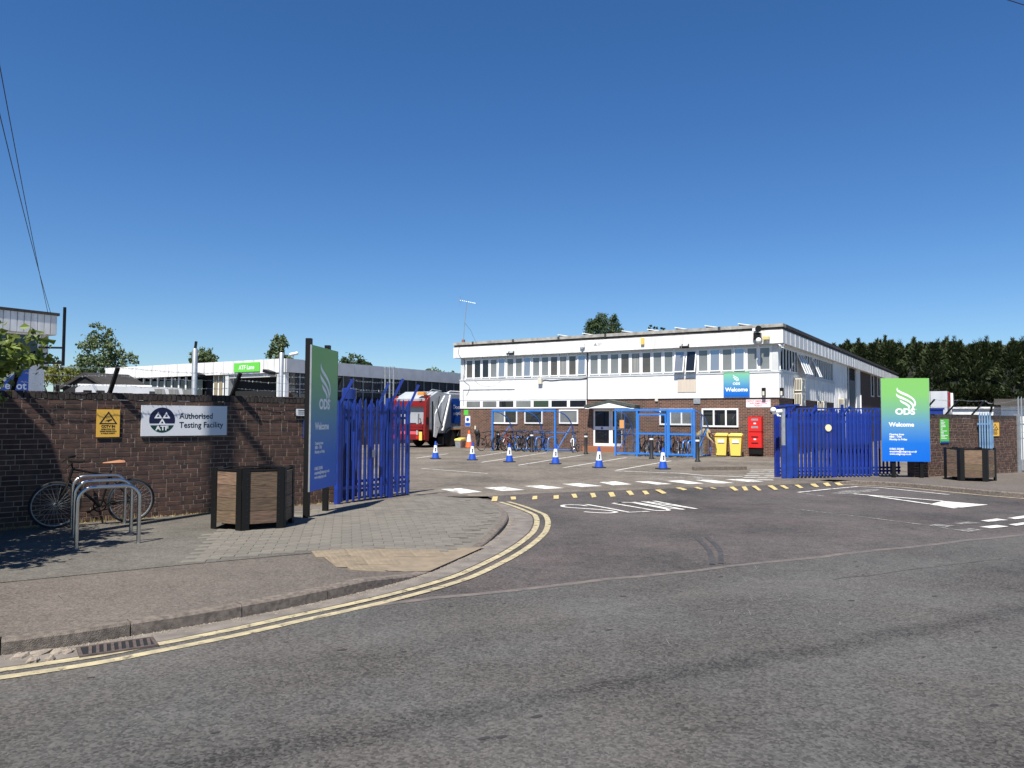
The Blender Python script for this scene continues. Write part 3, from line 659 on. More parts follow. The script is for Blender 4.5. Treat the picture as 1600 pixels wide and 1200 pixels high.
def cctv_sign(rt, w, h):
    plate(rt, w, h, SIGNY)
    y = -.0135; T = [(w * .5, h * .93), (w * .1, h * .47), (w * .9, h * .47)]; cx, cz = w * .5, h * .62
    b = MB(); o = [Vector((x, y, z)) for x, z in T]; i_ = [Vector((cx + (x - cx) * .74, y, cz + (z - cz) * .74)) for x, z in T]
    b.add(o + i_, [(0, 1, 4, 3), (1, 2, 5, 4), (2, 0, 3, 5)]); b.build('warning_triangle', SIGNK, rt)
    b = MB(); b.add([(w * .34, y, h * .585), (w * .64, y, h * .655), (w * .67, y, h * .62), (w * .54, y, h * .57), (w * .5, y, h * .54), (w * .46, y, h * .575)], [(0, 1, 2, 3, 4, 5)]); b.build('camera_symbol', SIGNK, rt)
    for s, z, sz, bo in (('CCTV IN', .35, .135, .006), ('OPERATION FOR', .265, .07, .002), ('CRIME PREVENTION', .19, .07, .002), ('& PUBLIC SAFETY', .115, .07, .002)):
        txt(s, sz * h * .9, SIGNK, rt, face_mat(w * .5, z * h, y), 'lettering', bo * h, 'CENTER', 0.0005, .98)
cs = wallthing('cctv_sign', 'yellow camera warning sign on the brick wall above the bicycle', 'sign', 149.5, 683)
cctv_sign(cs, .335, .43)
at = wallthing('testing_facility_sign', 'long white testing facility sign with round navy emblem on brick wall', 'sign', 219, 681.5)
AW, AH = 1.41, .50
plate(at, AW, AH, SIGNW, .02)
y = -.0215; cx, cz, r = .325, .26, .205
b = MB(); N_ = 40
arc = lambda a0, a1, rr, yy: [Vector((cx + rr * math.cos(a0 + (a1 - a0) * i / N_), yy, cz + rr * math.sin(a0 + (a1 - a0) * i / N_))) for i in range(N_ + 1)]
th = math.asin(-.055 / r); P = arc(th, math.pi - th, r, y); b.add(P, [tuple(range(len(P)))]); b.build('emblem_top', NAVY, at)
th2 = math.asin(-.085 / r); b = MB(); P = arc(math.pi - th2, 2 * math.pi + th2, r, y); b.add(P, [tuple(range(len(P)))]); b.build('emblem_base', DGRN, at)
for tx, tz in ((-.065, .075), (.065, .075), (0, -.03)):
    b = MB(); h_ = .105; w_ = .125
    o = [Vector((cx + tx, y - .001, cz + tz + h_ * .55)), Vector((cx + tx - w_ / 2, y - .001, cz + tz - h_ * .45)), Vector((cx + tx + w_ / 2, y - .001, cz + tz - h_ * .45))]
    c_ = sum(o, Vector()) / 3; i_ = [c_ + (v - c_) * .38 for v in o]; b.add(o + i_, [(0, 1, 4, 3), (1, 2, 5, 4), (2, 0, 3, 5)]); b.build('emblem_triangle', PRINT, at)
txt('ATF', .10, PRINT, at, face_mat(cx, cz - .165, y - .001), 'lettering', .004, 'CENTER', .0005, 1.15)
txt('Authorised', .135, SIGNK, at, face_mat(.60, .285, y), 'lettering', .0015, ex=.0005, sx=.92)
txt('Testing Facility', .135, SIGNK, at, face_mat(.60, .135, y), 'lettering', .0015, ex=.0005, sx=.92)
ps = wallthing('parking_notice', 'small white framed parking notice at the wall end by the tall sign', 'sign', 460, 651)
plate(ps, .30, .16, BLK, .015); b = MB(); b.box(.015, .285, -.018, -.015, .015, .145); b.build('face', SIGNW, ps)
for z in (.11, .08, .045): b = MB(); b.box(.06, .27, -.0195, -.018, z, z + .014); b.build('print_line', SIGNK, ps)
bs = wallthing('blue_notice', 'narrow blue notice on the wall end, half hidden by the tall sign', 'sign', 473.5, 684); plate(bs, .22, .33, BLUS)

# barbed wire on cranked steel arms above the wall
nL = Vector((math.sin(WAZ), -math.cos(WAZ), 0)); tL = Vector((math.cos(WAZ), math.sin(WAZ), 0))
bw = thing('barbed_wire', 'barbed wire strands on dark cranked arms above the left brick wall', 'barbed wire', (w0.x, w0.y, 0), 0)
arms = []
for px in (20, 173, 364, 520):
    x, _ = onwall(px, 617); base = tL * x - nL * .06
    b = MB(); b.bar(base + Vector((0, 0, 1.95)), base + Vector((0, 0, 2.13)), .055, .055); tip = base + nL * .27 + Vector((0, 0, 2.50)) + tL * .03
    b.bar(base + Vector((0, 0, 2.10)), tip, .055, .045); b.build('arm', BLK, bw); arms.append((base, tip))
def barbed(b, p, q, sag=.03, seg=14, rnd=random.Random(5)):
    pts = []
    for i in range(seg + 1):
        t = i / seg; v = p.lerp(q, t); v = v + Vector((rnd.uniform(-.008, .008), rnd.uniform(-.008, .008), -sag * 4 * t * (1 - t) + rnd.uniform(-.008, .008))); pts.append(v)
    b.tube(pts, .0028, 4)
    for i in range(1, seg * 2):
        t = i / (seg * 2); k_ = t * seg; i0 = int(k_); v = pts[i0].lerp(pts[min(i0 + 1, seg)], k_ - i0)
        for _ in range(2):
            d = Vector((rnd.uniform(-1, 1), rnd.uniform(-1, 1), rnd.uniform(-1, 1))).normalized() * .02; b.bar(v - d, v + d, .0032)
for lv in (.35, .7, 1.0):
    for (b0, t0_), (b1, t1_) in zip(arms, arms[1:]):
        b = MB(); f0 = (b0 + Vector((0, 0, 2.1))).lerp(t0_, lv); f1 = (b1 + Vector((0, 0, 2.1))).lerp(t1_, lv); barbed(b, f0, f1); b.build('wire_strand', GALV, bw, fix=False)

# dry grass and litter along the wall foot
rg = random.Random(9); b = MB()
for i in range(900):
    t = rg.uniform(.15, WL - .1); o = abs(rg.gauss(0, .05)) + .015; p = w0 + tL * t + nL * o
    if rg.random() < .35 and abs(math.sin(t * 2.3)) < .5: continue
    h = rg.uniform(.02, .11) * (1.2 if math.sin(t * 3.1) > 0 else .5); d = Vector((rg.uniform(-.03, .03), rg.uniform(-.03, .03), h)); s_ = tL * .004
    z = .11; b.add([p + Vector((0, 0, z)) - s_, p + Vector((0, 0, z)) + s_, p + d + Vector((0, 0, z))], [(0, 1, 2)])
for i in range(170):
    t = rg.uniform(1.5, WL); p = w0 + tL * t + nL * abs(rg.gauss(.05, .08)); a = rg.uniform(0, 6.3); q = Vector((math.cos(a), math.sin(a), .2)) * .022; r_ = Vector((-q.y, q.x, .004)) * .5
    z = Vector((0, 0, .122)); b.add([p - q + z, p + r_ + z, p + q + z, p - r_ + z], [(0, 1, 2, 3)])
b.build('dry_grass', DRYG, kind='stuff', fix=False, label='dry grass tufts and leaf litter along the foot of the left brick wall', cat='grass')

# ------------------------------------------------------------------ cycle stands, bicycle, planters
def stand(label, p, q):
    p = Vector(p); q = Vector(q); d = q - p; L_ = d.length; rt = thing('cycle_stand', label, 'bike rack', p, math.atan2(d.y, d.x), 'steel cycle stands by the brick wall')
    h = .745; r = .17; P = [(0, 0, -.03), (0, 0, h - r)] + [(r - r * math.cos(t), 0, h - r + r * math.sin(t)) for t in [math.pi / 2 * i / 7 for i in range(1, 8)]]
    P += [(L_ - r + r * math.sin(t), 0, h - r + r * math.cos(t)) for t in [math.pi / 2 * i / 7 for i in range(0, 8)]] + [(L_, 0, -.03)]
    MB().tube(P, .025, 12).build('hoop', STEEL, rt, True)
    for x in (0, L_): MB().lathe([(.05, -.005), (.05, .006), (.027, .009)], 12, (x, 0, 0)).build('base_collar', STEEL, rt, True)
s1a, s1b = Vector((-5.36, 9.60, .11)), Vector((-4.81, 10.05, .11)); so_ = Vector((-.54, .90, 0))
stand('steel hoop cycle stand nearest the kerb, front one of three', s1a, s1b)
stand('steel hoop cycle stand in the middle of the three', s1a + so_, s1b + so_)
stand('steel hoop cycle stand nearest the brick wall with the bicycle leaning on it', s1a + so_ * 2, s1b + so_ * 2)

def circ(c, r, n=24, ax='y'):
    return [(c[0] + r * math.cos(2 * math.pi * i / n), c[1], c[2] + r * math.sin(2 * math.pi * i / n)) for i in range(n)]
BIKE = {}
def bike_meshes(nseg=24, spokes=14):
    k = (nseg, spokes)
    if k in BIKE: return BIKE[k]
    d = {}; d['tyre'] = MB().tube(circ((0, 0, 0), .325, nseg), .018, 6, True).mesh('tyre', True)
    w = MB(); w.tube(circ((0, 0, 0), .303, nseg), .009, 5, True); w.lathe([(.02, -.04), (.02, .04)], 8)
    for i in range(len(w.v) - 16, len(w.v)): v = w.v[i]; w.v[i] = (v[0], v[2], v[1])
    for i in range(spokes):
        t = 2 * math.pi * i / spokes; w.bar((.015 * math.cos(t + 1), .02 * (-1) ** i, .015 * math.sin(t + 1)), (.3 * math.cos(t), 0, .3 * math.sin(t)), .0032)
    d['rim'] = w.mesh('rim', True)
    f = MB(); ht, hb, st, bb_, ra = (.30, 0, .86), (.34, 0, .70), (-.22, 0, .82), (-.10, 0, .28), (-.52, 0, .345)
    f.tube([st, bb_], .016, 8); f.tube([(-.20, 0, .74), ht], .016, 8); f.tube([bb_, hb], .02, 8); f.tube([ht, hb], .02, 8)
    for s in (-1, 1): f.tube([(bb_[0], .03 * s, bb_[2]), (ra[0], .055 * s, ra[2])], .009, 6); f.tube([(-.20, .012 * s, .74), (ra[0], .055 * s, ra[2])], .008, 6)
    d['frame'] = f.mesh('frame', True)
    k_ = MB()
    for s in (-1, 1): k_.tube([hb, (.37, .05 * s, .62), (.50, .055 * s, .345)], [.014, .013, .009], 6)
    d['fork'] = k_.mesh('fork', True)
    h = MB(); h.tube([ht, (.32, 0, .98)], .013, 6); h.tube([(.24, -.30, 1.01), (.33, -.2, 1.0), (.36, 0, .985), (.33, .2, 1.0), (.24, .30, 1.01)], .013, 6)
    for s in (-1, 1): h.tube([(.21, .31 * s, 1.012), (.30, .25 * s, 1.005)], .018, 6); h.bar((.34, .2 * s, .985), (.40, .23 * s, .93), .012)
    d['handlebar'] = h.mesh('handlebar', True)
    s = MB(); s.tube([st, (-.235, 0, .91)], .012, 6); d['seat_post'] = s.mesh('seat_post', True)
    s = MB(); s.tube([(-.40, 0, .945), (-.33, 0, .945), (-.22, 0, .94), (-.10, 0, .93)], [.05, .075, .045, .02], 8)
    s.v = [(x, y, .94 + (z - .94) * .45) for x, y, z in s.v]; d['saddle'] = s.mesh('saddle', True)
    c = MB(); c.tube(circ((-.10, -.05, .28), .085, 16), .012, 5, True); c.bar((-.10, -.07, .28), (.04, -.08, .19), .02); c.bar((-.10, .07, .28), (-.24, .08, .37), .02); c.bar((.04, -.14, .19), (.04, -.05, .19), .05, .02); c.bar((-.24, .05, .37), (-.24, .14, .37), .05, .02)
    c.tube([(-.10, -.055, .365), (-.52, -.055, .39)], .006, 4); c.tube([(-.10, -.055, .195), (-.52, -.055, .30)], .006, 4); c.lathe([(.045, -.015), (.045, .015)], 10)
    for i in range(len(c.v) - 20, len(c.v)): v = c.v[i]; c.v[i] = (v[0] - .52, v[2] - .055, v[1] + .345)
    d['crank'] = c.mesh('crank', True)
    g = MB(); a = [(.345 * math.cos(t) - .0, 0, .345 * math.sin(t)) for t in [R_(30 + 130 * i / 10) for i in range(11)]]; g.tube(a, .017, 5); d['mudguard'] = g.mesh('mudguard', True)
    BIKE[k] = d; return d
FRM = [BLK, mat('bike_navy', (.01, .02, .10), .4), mat('bike_silver', (.4, .41, .42), .35, metal=.6), mat('bike_red', (.3, .02, .02), .4)]
def bicycle(label, loc, rz, lean=0., fm=BLK, sm=BLKP, steer=0., guard=None, group=None, seg=24, spk=14):
    d = bike_meshes(seg, spk); rt = thing('bicycle', label, 'bicycle', loc, rz, group); rt.rotation_euler = (lean, 0, rz)
    def p(n, m, loc_=None, par=rt):
        o = link(n, d[n], None, par)
        if not d[n].materials: d[n].materials.append(m)
        o.material_slots[0].link = 'OBJECT'; o.material_slots[0].material = m
        if loc_: o.location = loc_
        return o
    p('frame', fm); p('seat_post', STEEL); p('saddle', sm); p('crank', BLK)
    fk = p('fork', fm); hb = p('handlebar', BLK)
    for nm, x in (('front_wheel', .50), ('rear_wheel', -.52)):
        w = bpy.data.objects.new(nm, None); COL.objects.link(w); w.parent = rt; w.location = (x, 0, .343); p('tyre', RUB, None, w); p('rim', STEEL if guard else GALV, None, w)
        if guard: p('mudguard', guard, None, w)
    if steer: hb.rotation_euler = (0, 0, 0)
    return rt
fwd = (G(82, 826, .11) - G(203, 816.5, .11)); ang = math.atan2(fwd.y, fwd.x); mid = (G(82, 826, .11) + G(203, 816.5, .11)) / 2
bicycle('black bicycle with brown saddle leaning on the cycle stands by the brick wall', mid, ang, R_(-5), BLK, SADB, seg=40, spk=28)

def planter(label, c, ang0, Rr=.60, h=.87):
    rt = thing('planter', label, 'planter', (c[0], c[1], c[2]), 0, 'hexagonal timber planters'); V_ = [Vector((Rr * math.cos(R_(ang0 + 60 * i)), Rr * math.sin(R_(ang0 + 60 * i)), 0)) for i in range(6)]
    rr = Rr * math.cos(R_(30))
    for i in range(6):
        a, c_ = V_[i], V_[(i + 1) % 6]; d = (c_ - a).normalized(); n = Vector((d.y, -d.x, 0)); L_ = (c_ - a).length
        for j in range(4):
            z0 = .10 + j * (h - .13) / 4; z1 = z0 + (h - .13) / 4 - .006; p, q = a + d * .05, c_ - d * .05
            b = MB(); b.ext([p + Vector((0, 0, z0)), q + Vector((0, 0, z0)), q + Vector((0, 0, z1)), p + Vector((0, 0, z1))], -n * .035); b.build('board', WOOD, rt)
    for i in range(6):
        a = V_[i]; o = a.normalized(); d1 = (V_[(i + 1) % 6] - a).normalized(); d0 = (V_[i - 1] - a).normalized(); t_ = .012
        b = MB(); n1 = Vector((d1.y, -d1.x, 0)) * t_; n0 = Vector((-d0.y, d0.x, 0)) * t_
        for d, n in ((d1, n1), (d0, n0)):
            b.ext([a + n * 1.0, a + d * .105 + n, a + d * .105 + n + Vector((0, 0, h + .02)), a + n + Vector((0, 0, h + .02))], -n * .9)
        pst = b.build('corner_post', BLK, rt)
        b = MB()
        for d, n in ((d1, n1), (d0, n0)):
            for j in range(9):
                q = a + d * .075 + n * 1.02 + Vector((0, 0, .12 + j * (h - .16) / 8)); b.bar(q, q + n * .4, .012)
        b.build('bolts', BLKP, pst, kind='stuff')
    b = MB(); P0 = [v * .965 + Vector((0, 0, h - .02)) for v in V_]; P1 = [v * .80 + Vector((0, 0, h - .02)) for v in V_]
    for i in range(6): b.ext([P0[i], P0[(i + 1) % 6], P1[(i + 1) % 6], P1[i]], (0, 0, .018))
    b.build('rim', BLK, rt)
    b = MB(); P = [v * .93 + Vector((0, 0, .55)) for v in V_]; b.add(P, [tuple(range(6))]); b.build('soil', mat('planter_soil', (.05, .035, .025), .95), rt)
    b = MB(); P = [v * .9 + Vector((0, 0, .10)) for v in V_]; b.add(P, [tuple(range(6))]); b.build('base', BLK, rt)
planter('hexagonal timber planter with black corner posts in front of left brick wall', (-3.87, 11.68, .11), -87.5)
planter('hexagonal timber planter with black corner posts beside the right tall sign', (12.62, 21.36, .10), 38, .62)

# ------------------------------------------------------------------ tall welcome signs
def wing(b, y, ox, oz, s):
    F = [[(.10, 1.0), (.13, .90), (.30, .80), (.62, .66), (.86, .50), (.97, .34), (.985, .20), (.93, .10), (.90, .30), (.80, .44), (.55, .58), (.30, .68), (.10, .80), (.06, .90)],
         [(.03, .72), (.12, .64), (.40, .52), (.70, .36), (.88, .20), (.90, .08), (.82, .0), (.79, .14), (.66, .28), (.42, .40), (.20, .48), (.06, .58)],
         [(.20, .42), (.36, .34), (.56, .24), (.70, .12), (.70, .04), (.64, -.02), (.60, .08), (.48, .17), (.34, .24), (.24, .32)]]
    for P in F:
        q = spl([(x, 0, z) for x, z in P + [P[0]]], 4)[:-1]; b.add([(ox + v.x * s * .92, y, oz + v.z * s) for v in q], [tuple(range(len(q)))])
ODSG = gradmat('sign_gradient', .55, 2.93, [(0.0, (.006, .13, .60)), (.22, (.012, .15, .56)), (.45, (.10, .27, .45)), (.64, (.17, .40, .23)), (.80, (.20, .48, .14)), (1, (.20, .49, .12))], .42)
def tall_sign(label, p, az, posts, w=1.30, z0=.55, h=2.38, face=1):
    rt = thing('welcome_sign', label, 'sign', (p[0], p[1], 0), az); base = p[2]
    b = MB(); b.box(0, w, -.02, 0, z0, z0 + h); b.build('panel', ODSG, rt)
    b = MB(); b.box(-.004, 0, -.024, .004, z0, z0 + h); b.box(w, w + .004, -.024, .004, z0, z0 + h); b.build('panel_edge', GALV, rt)
    for x, top in posts: b = MB(); b.box(x - .045, x + .045, .012, .10, base - .05, top); b.build('post', BLK, rt)
    y = -.0225; Z = lambda f: z0 + h * f
    b = MB(); wing(b, y, w * .30, Z(.635), h * .255); b.build('logo', PRINT, rt)
    txt('ODS', .235, PRINT, rt, face_mat(w * .29, Z(.565), y), 'lettering', .011, ex=.0005, sx=1.12); txt('TM', .035, PRINT, rt, face_mat(w * .70, Z(.62), y), 'lettering', .0, ex=.0005)
    txt('Welcome', .165, PRINT, rt, face_mat(w * .155, Z(.42), y), 'lettering', .006, ex=.0005, sx=1.03)
    for s, zf in (('Opening times', .315), ('0800 - 1700', .285), ('Monday to Friday', .255), ('01865 335400', .14), ('enquiries@odsgroup.co.uk', .11), ('www.odsgroup.co.uk', .08)):
        txt(s, .073, PRINT, rt, face_mat(w * .16, Z(zf), y), 'lettering', .0022, ex=.0005, sx=.92)
    return rt
# left sign stands edge-on along the view, its face turned to the right
tall_sign('tall green to blue welcome sign seen edge-on in front of the left wall', (-3.27, 12.50, .11), R_(90 - 5.5), [(.08, 3.03), (1.0, 3.0)], 1.33, .54, 2.38)
tall_sign('tall green to blue welcome sign facing the road beside the right gate', (10.56, 22.12, .10), R_(-7), [(.33, 2.9), (1.08, 2.9)], 1.30, .56, 2.37)

# ------------------------------------------------------------------ palisade fencing
def pale_mesh(h, w=.074):
    b = MB(); t = .012; x = w / 2; pk = .07
    prof = [(-x, .014), (-x * .45, 0), (x * .45, 0), (x, .014)]
    vs = []
    for z in (0, h - pk): vs += [(px, -py, z) for px, py in [(p[0], -p[1]) for p in prof]]
    vs = [(px, py, z) for z in (0, h - pk) for px, py in prof] + [(px, py + .004, z) for z in (0, h - pk) for px, py in prof] + [(0, .003, h), (0, .007, h)]
    f = [(i, i + 1, 5 + i, 4 + i) for i in range(3)] + [(8 + i + 1, 8 + i, 12 + i, 12 + i + 1) for i in range(3)] + [(4, 5, 16), (5, 6, 16), (6, 7, 16), (13, 12, 17), (14, 13, 17), (15, 14, 17), (0, 4, 12, 8), (3, 11, 15, 7), (4, 16, 17, 12), (7, 15, 17, 16)]
    b.add(vs, f); return b.mesh('pale')
PALES = {}
def palisade(name, label, p, q, h, n, m, posts=(), rails=(.35, .85), base=.0, arms=None, cat='fence', flip=False, clear=.06, hvar=0):
    p = Vector(p); q = Vector(q); d = q - p; L_ = Vector((d.x, d.y, 0)).length; rt = thing(name, label, cat, p, math.atan2(d.y, d.x)); dz = d.z
    if h not in PALES: PALES[h] = pale_mesh(h)
    me = PALES[h]
    for i in range(n):
        x = L_ * (i + .5) / n; o = link('pale', me, None, rt)
        if not me.materials: me.materials.append(m)
        o.material_slots[0].link = 'OBJECT'; o.material_slots[0].material = m
        o.location = (x, -.028, clear + random.uniform(-.006, .006) + hvar * x); o.rotation_euler = (0, random.uniform(-.006, .006), random.uniform(-.05, .05))
    for f in rails: b = MB(); z = clear + h * f; b.box(0, L_, -.012, .034, z - .028, z + .028); b.build('rail', m, rt)
    for x, ph, w in posts: b = MB(); b.box(x * L_ - w / 2, x * L_ + w / 2, -.04, w - .04, -.03, ph); b.build('post', m, rt)
    if arms:
        for x, z, dx, dy, dzz in arms:
            b = MB(); b.bar((x * L_, 0, z - .12), (x * L_ + dx, dy, z + dzz), .05, .05); b.build('wire_arm', m, rt)
    return rt
# left driveway fence, seen at a slant, with the folded gate leaf behind it
fa, fb = Vector((-3.27, 14.62, .08)), Vector((-2.16, 16.42, .07)); fl = (fb - fa).length
lf = palisade('palisade_fence', 'blue steel palisade fence panel beside the left tall sign', fa, fb, 1.98, 13, BLUE, [(.0, 1.98, .09), (.70, 2.06, .12)], (.13, .86), arms=[(.0, 2.0, .13, -.22, .38), (.70, 2.06, .13, -.22, .40), (.52, 2.0, .13, -.16, .36), (.98, 2.0, .12, -.16, .36)])
for z, y_ in ((2.22, -.10), (2.38, -.19)): b = MB(); barbed(b, Vector((.05, y_, z)), Vector((fl * .72, y_, z)), .03, 10); b.build('wire_strand', GALV, lf, fix=False)
ga_, gb_ = Vector((-3.62, 15.30, .06)), Vector((-2.32, 17.25, .06))
lg = palisade('palisade_gate', 'folded blue palisade gate leaf behind the left fence panel', ga_, gb_, 1.92, 20, BLUE, [(.02, 2.0, .08), (1.0, 1.98, .07)], (.06, .16, .84, .92), cat='gate')
b = MB(); b.lathe([(.125, 0), (.125, 2.05), (.15, 2.06), (.15, 2.28), (.02, 2.30)], 20, (.72, .18, 0)); b.build('hinge_column', BLUE, lg, True)
b = MB(); b.box(1.1, 1.22, -.09, -.05, .85, 1.0); b.build('lock_box', GALV, lg)
# right fence and sliding gate leaf
ra, rb = Vector((7.93, 22.30, .05)), Vector((10.55, 22.72, .05)); rl = (rb - ra).length
rf = palisade('palisade_fence', 'blue steel palisade fence right of the entrance with round cream disc', ra, rb, 1.88, 22, BLUE, [(.085, 1.92, .09), (.545, 2.02, .09)], (.12, .84), clear=.05)
b = MB(); b.lathe([(.10, 0), (.10, .012)], 24); b.v = [(x + rl * .475, -.045 - z, y + 1.45) for x, y, z in b.v]; b.build('cream_disc', CREAM, rf)
rc, re = Vector((7.75, 22.75, .05)), Vector((11.75, 23.45, .05)); rgl = (re - rc).length
rg_ = palisade('sliding_gate', 'long blue sliding gate leaf standing open behind the right fence', rc, re, 1.95, 32, BLUE, [(.012, 2.1, .12), (.10, 2.14, .10), (.32, 2.12, .07), (.53, 2.14, .07), (.80, 2.05, .07)], (.05, .10, .80, .90), cat='gate')
for q in (((.05, -.03, 2.08), (.75, -.03, 2.12)), ((.2, -.03, 1.75), (.62, -.03, 2.1)), ((2.1, -.03, 1.8), (2.4, -.03, 2.08)), ((1.1, -.03, 1.85), (1.3, -.03, 2.02))): b = MB(); b.bar(q[0], q[1], .05); b.build('brace', BLUE, rg_)
b = MB(); b.box(.0, rgl * .92, -.02, .05, 2.0, 2.04); b.build('top_rail', BLUE, rg_)
gp_ = thing('gate_post', 'blue and grey steel gate post at the building side of right gate', 'post', (7.80, 22.25, .05)); b = MB(); b.box(-.05, .05, -.05, .05, 0, .95); b.build('lower_post', BLUE, gp_); b = MB(); b.box(-.045, .045, -.045, .045, .95, 2.0); b.build('upper_post', GALV, gp_)
b = MB(); b.box(.10, .26, .0, .16, 0, 1.72); b.build('gate_catch', BLUE, gp_)
def camera_bullet(label, loc, rz, s=1., tilt=-.25):
    rt = thing('security_camera', label, 'camera', loc, rz); b = MB(); b.lathe([(.055 * s, -.14 * s), (.055 * s, .13 * s), (.045 * s, .14 * s)], 12); M = Matrix.Rotation(math.pi / 2 + tilt, 4, 'Y'); b.v = [tuple(M @ Vector(v)) for v in b.v]; b.build('body', UPVC, rt, True)
    b = MB(); b.lathe([(.04 * s, .0), (.04 * s, .012 * s)], 10); M2 = M @ Matrix.Translation((0, 0, .135 * s)); b.v = [tuple(M2 @ Vector(v)) for v in b.v]; b.build('lens', BLK, rt, True)
    b = MB(); b.tube([(0, 0, -.03 * s), (-.02 * s, .05 * s, -.1 * s), (-.02 * s, .14 * s, -.1 * s)], .022 * s, 8); b.build('bracket', UPVC, rt, True)
    return rt
cm_ = camera_bullet('white bullet camera on the corner post of the right blue gate', tuple(D(1213, 643.5, 22.2)), R_(195), 1.15, .12)
b = MB(); b.sphere((.13, .05, .05), .085, 10); b.build('dome', UPVC, cm_, True)
# right brick wall in two lengths with a pale blue palisade infill between
n2 = Vector((math.cos(R_(62.7)), -math.sin(R_(62.7)), 0)); t2 = Vector((math.sin(R_(62.7)), math.cos(R_(62.7)), 0)); RW0 = Vector((11.55, 22.24, 0))
def rwx(px, py):
    p = PLN(px, py, RW0, 62.7); return (p - RW0).dot(t2), p.z
x1 = rwx(1531, 650)[0]; x2 = x1 + .004; x3 = rwx(1588, 650)[0]
wr1 = brick_wall('brick_wall', 'brown brick wall between the right tall sign and pale blue palings', RW0, R_(90 - 62.7), x1, 1.915, .10, 5, limit=300)
RW2 = RW0 + t2 * x2
wr2 = brick_wall('brick_wall', 'brown brick wall between pale blue palings and the galvanised gate', RW2, R_(90 - 62.7), x3 - x2, 1.895, .10, 6, limit=200)
palisade('palisade_infill', 'short run of pale blue palings between the two right brick walls', RW0 + t2 * rwx(1524, 650)[0] + n2 * .08 + Vector((0, 0, .10)), RW0 + t2 * rwx(1544, 650)[0] + n2 * .08 + Vector((0, 0, .10)), 1.84, 5, PALEB, [(1.0, 1.65, .10)], (.2, .8))
def rthing(name, label, cat, px, py):
    x, z = rwx(px, py); p = RW0 + t2 * x + n2 * .012; return thing(name, label, cat, (p.x, p.y, z), R_(90 - 62.7))
gn = rthing('green_notice', 'green notice board with white lines on the right brick wall', 'sign', 1468.5, 692); plate(gn, .40, .70, GRNS); b = MB(); b.box(0, .40, -.0135, -.012, 0, .045); b.build('blue_footer', BLUS, gn)
rq = random.Random(3)
for i in range(13): b = MB(); z = .65 - i * .043; b.box(.03, .03 + rq.uniform(.06, .31), -.0135, -.012, z - .012, z + .008); b.build('print_line', PRINT, gn)
cs2 = rthing('cctv_sign', 'yellow camera warning sign on the far right brick wall', 'sign', 1547.5, 681.5); cctv_sign(cs2, .42, .42)
bw2 = thing('barbed_wire', 'barbed wire on leaning dark arms above the right brick wall', 'barbed wire', RW0, 0); tips = []
for px, dx in ((1442, .5), (1480, .5), (1521, .5), (1551, .05)):
    x, _ = rwx(px, 648); base = t2 * x - n2 * .1 + Vector((0, 0, 1.90)); tip = base + Vector((dx * .78, -.1, .44 if dx > .1 else .36)); b = MB(); b.bar(base - Vector((0, 0, .05)), tip, .045); b.build('arm', BLK, bw2); tips.append((base, tip))
tips.append((tips[-1][0] + t2 * 2.2, tips[-1][1] + t2 * 2.2 + Vector((0, 0, .25))))
for lv in (.55, 1.0):
    for (b0, t0_), (b1, t1_) in zip(tips, tips[1:]): b = MB(); barbed(b, b0.lerp(t0_, lv), b1.lerp(t1_, lv), .03, 10); b.build('wire_strand', GALV, bw2, fix=False)
gg = RW0 + t2 * (x3 + .02) + Vector((0, 0, .10))
palisade('galvanised_gate', 'tall galvanised palisade gate at the right edge', gg, gg + t2 * 2.4, 2.35, 14, GALV, [(.03, 1.85, .13), (.97, 1.85, .1)], (.12, .62), cat='gate')
# small weed at the wall foot
def leaf_mesh(lobes, n, size, seed, aspect=.6, flat=.0):
    r = random.Random(seed); vs = []; fs = []; tot = sum(l[4] if len(l) > 4 else l[3][0] * l[3][1] * l[3][2] for l in lobes)
    for l in lobes:
        c = l[0:3]; rad = l[3]; k_ = int(n * ((l[4] if len(l) > 4 else rad[0] * rad[1] * rad[2]) / tot))
        # clumps inside the lobe, so that gaps show between them
        nc = max(3, k_ // 28); cl = []
        for _ in range(nc):
            while True:
                u = Vector((r.uniform(-1, 1), r.uniform(-1, 1), r.uniform(-1, 1)))
                if .25 < u.length < 1: break
            u = u * (u.length ** -.35) if u.length > .01 else u
            cl.append(Vector((c[0] + u.x * rad[0], c[1] + u.y * rad[1], c[2] + u.z * rad[2])))
        cr = .30 * (rad[0] * rad[1] * rad[2]) ** (1 / 3)
        for i in range(k_):
            p = cl[i % nc] + Vector((r.gauss(0, cr * .5), r.gauss(0, cr * .5), r.gauss(0, cr * .42)))
            d = Vector((r.gauss(0, 1), r.gauss(0, 1), r.gauss(-.25, .8))).normalized(); e = d.orthogonal().normalized(); e = Matrix.Rotation(r.uniform(0, 6.3), 3, d) @ e
            s_ = size * r.uniform(.6, 1.35); o = len(vs); nn = d.cross(e) * s_ * .12
            vs += [p - d * s_ * .5, p + e * s_ * aspect * .5 + nn, p + d * s_ * .5, p - e * s_ * aspect * .5 + nn]; fs += [(o, o + 1, o + 2), (o, o + 2, o + 3)]
    me = bpy.data.meshes.new('crown'); me.from_pydata([tuple(v) for v in vs], [], fs); return me
wp = G(1557, 736, .10); wt = thing('weed', 'small green weed growing at the foot of the right wall', 'plant', wp)
link('leaves', leaf_mesh([(0, 0, .13, (.13, .10, .13))], 120, .09, 4), LEAF, wt); b = MB(); b.tube([(0, 0, 0), (.01, 0, .12), (.03, .01, .25)], .006, 5); b.build('stem', LEAFD, wt)

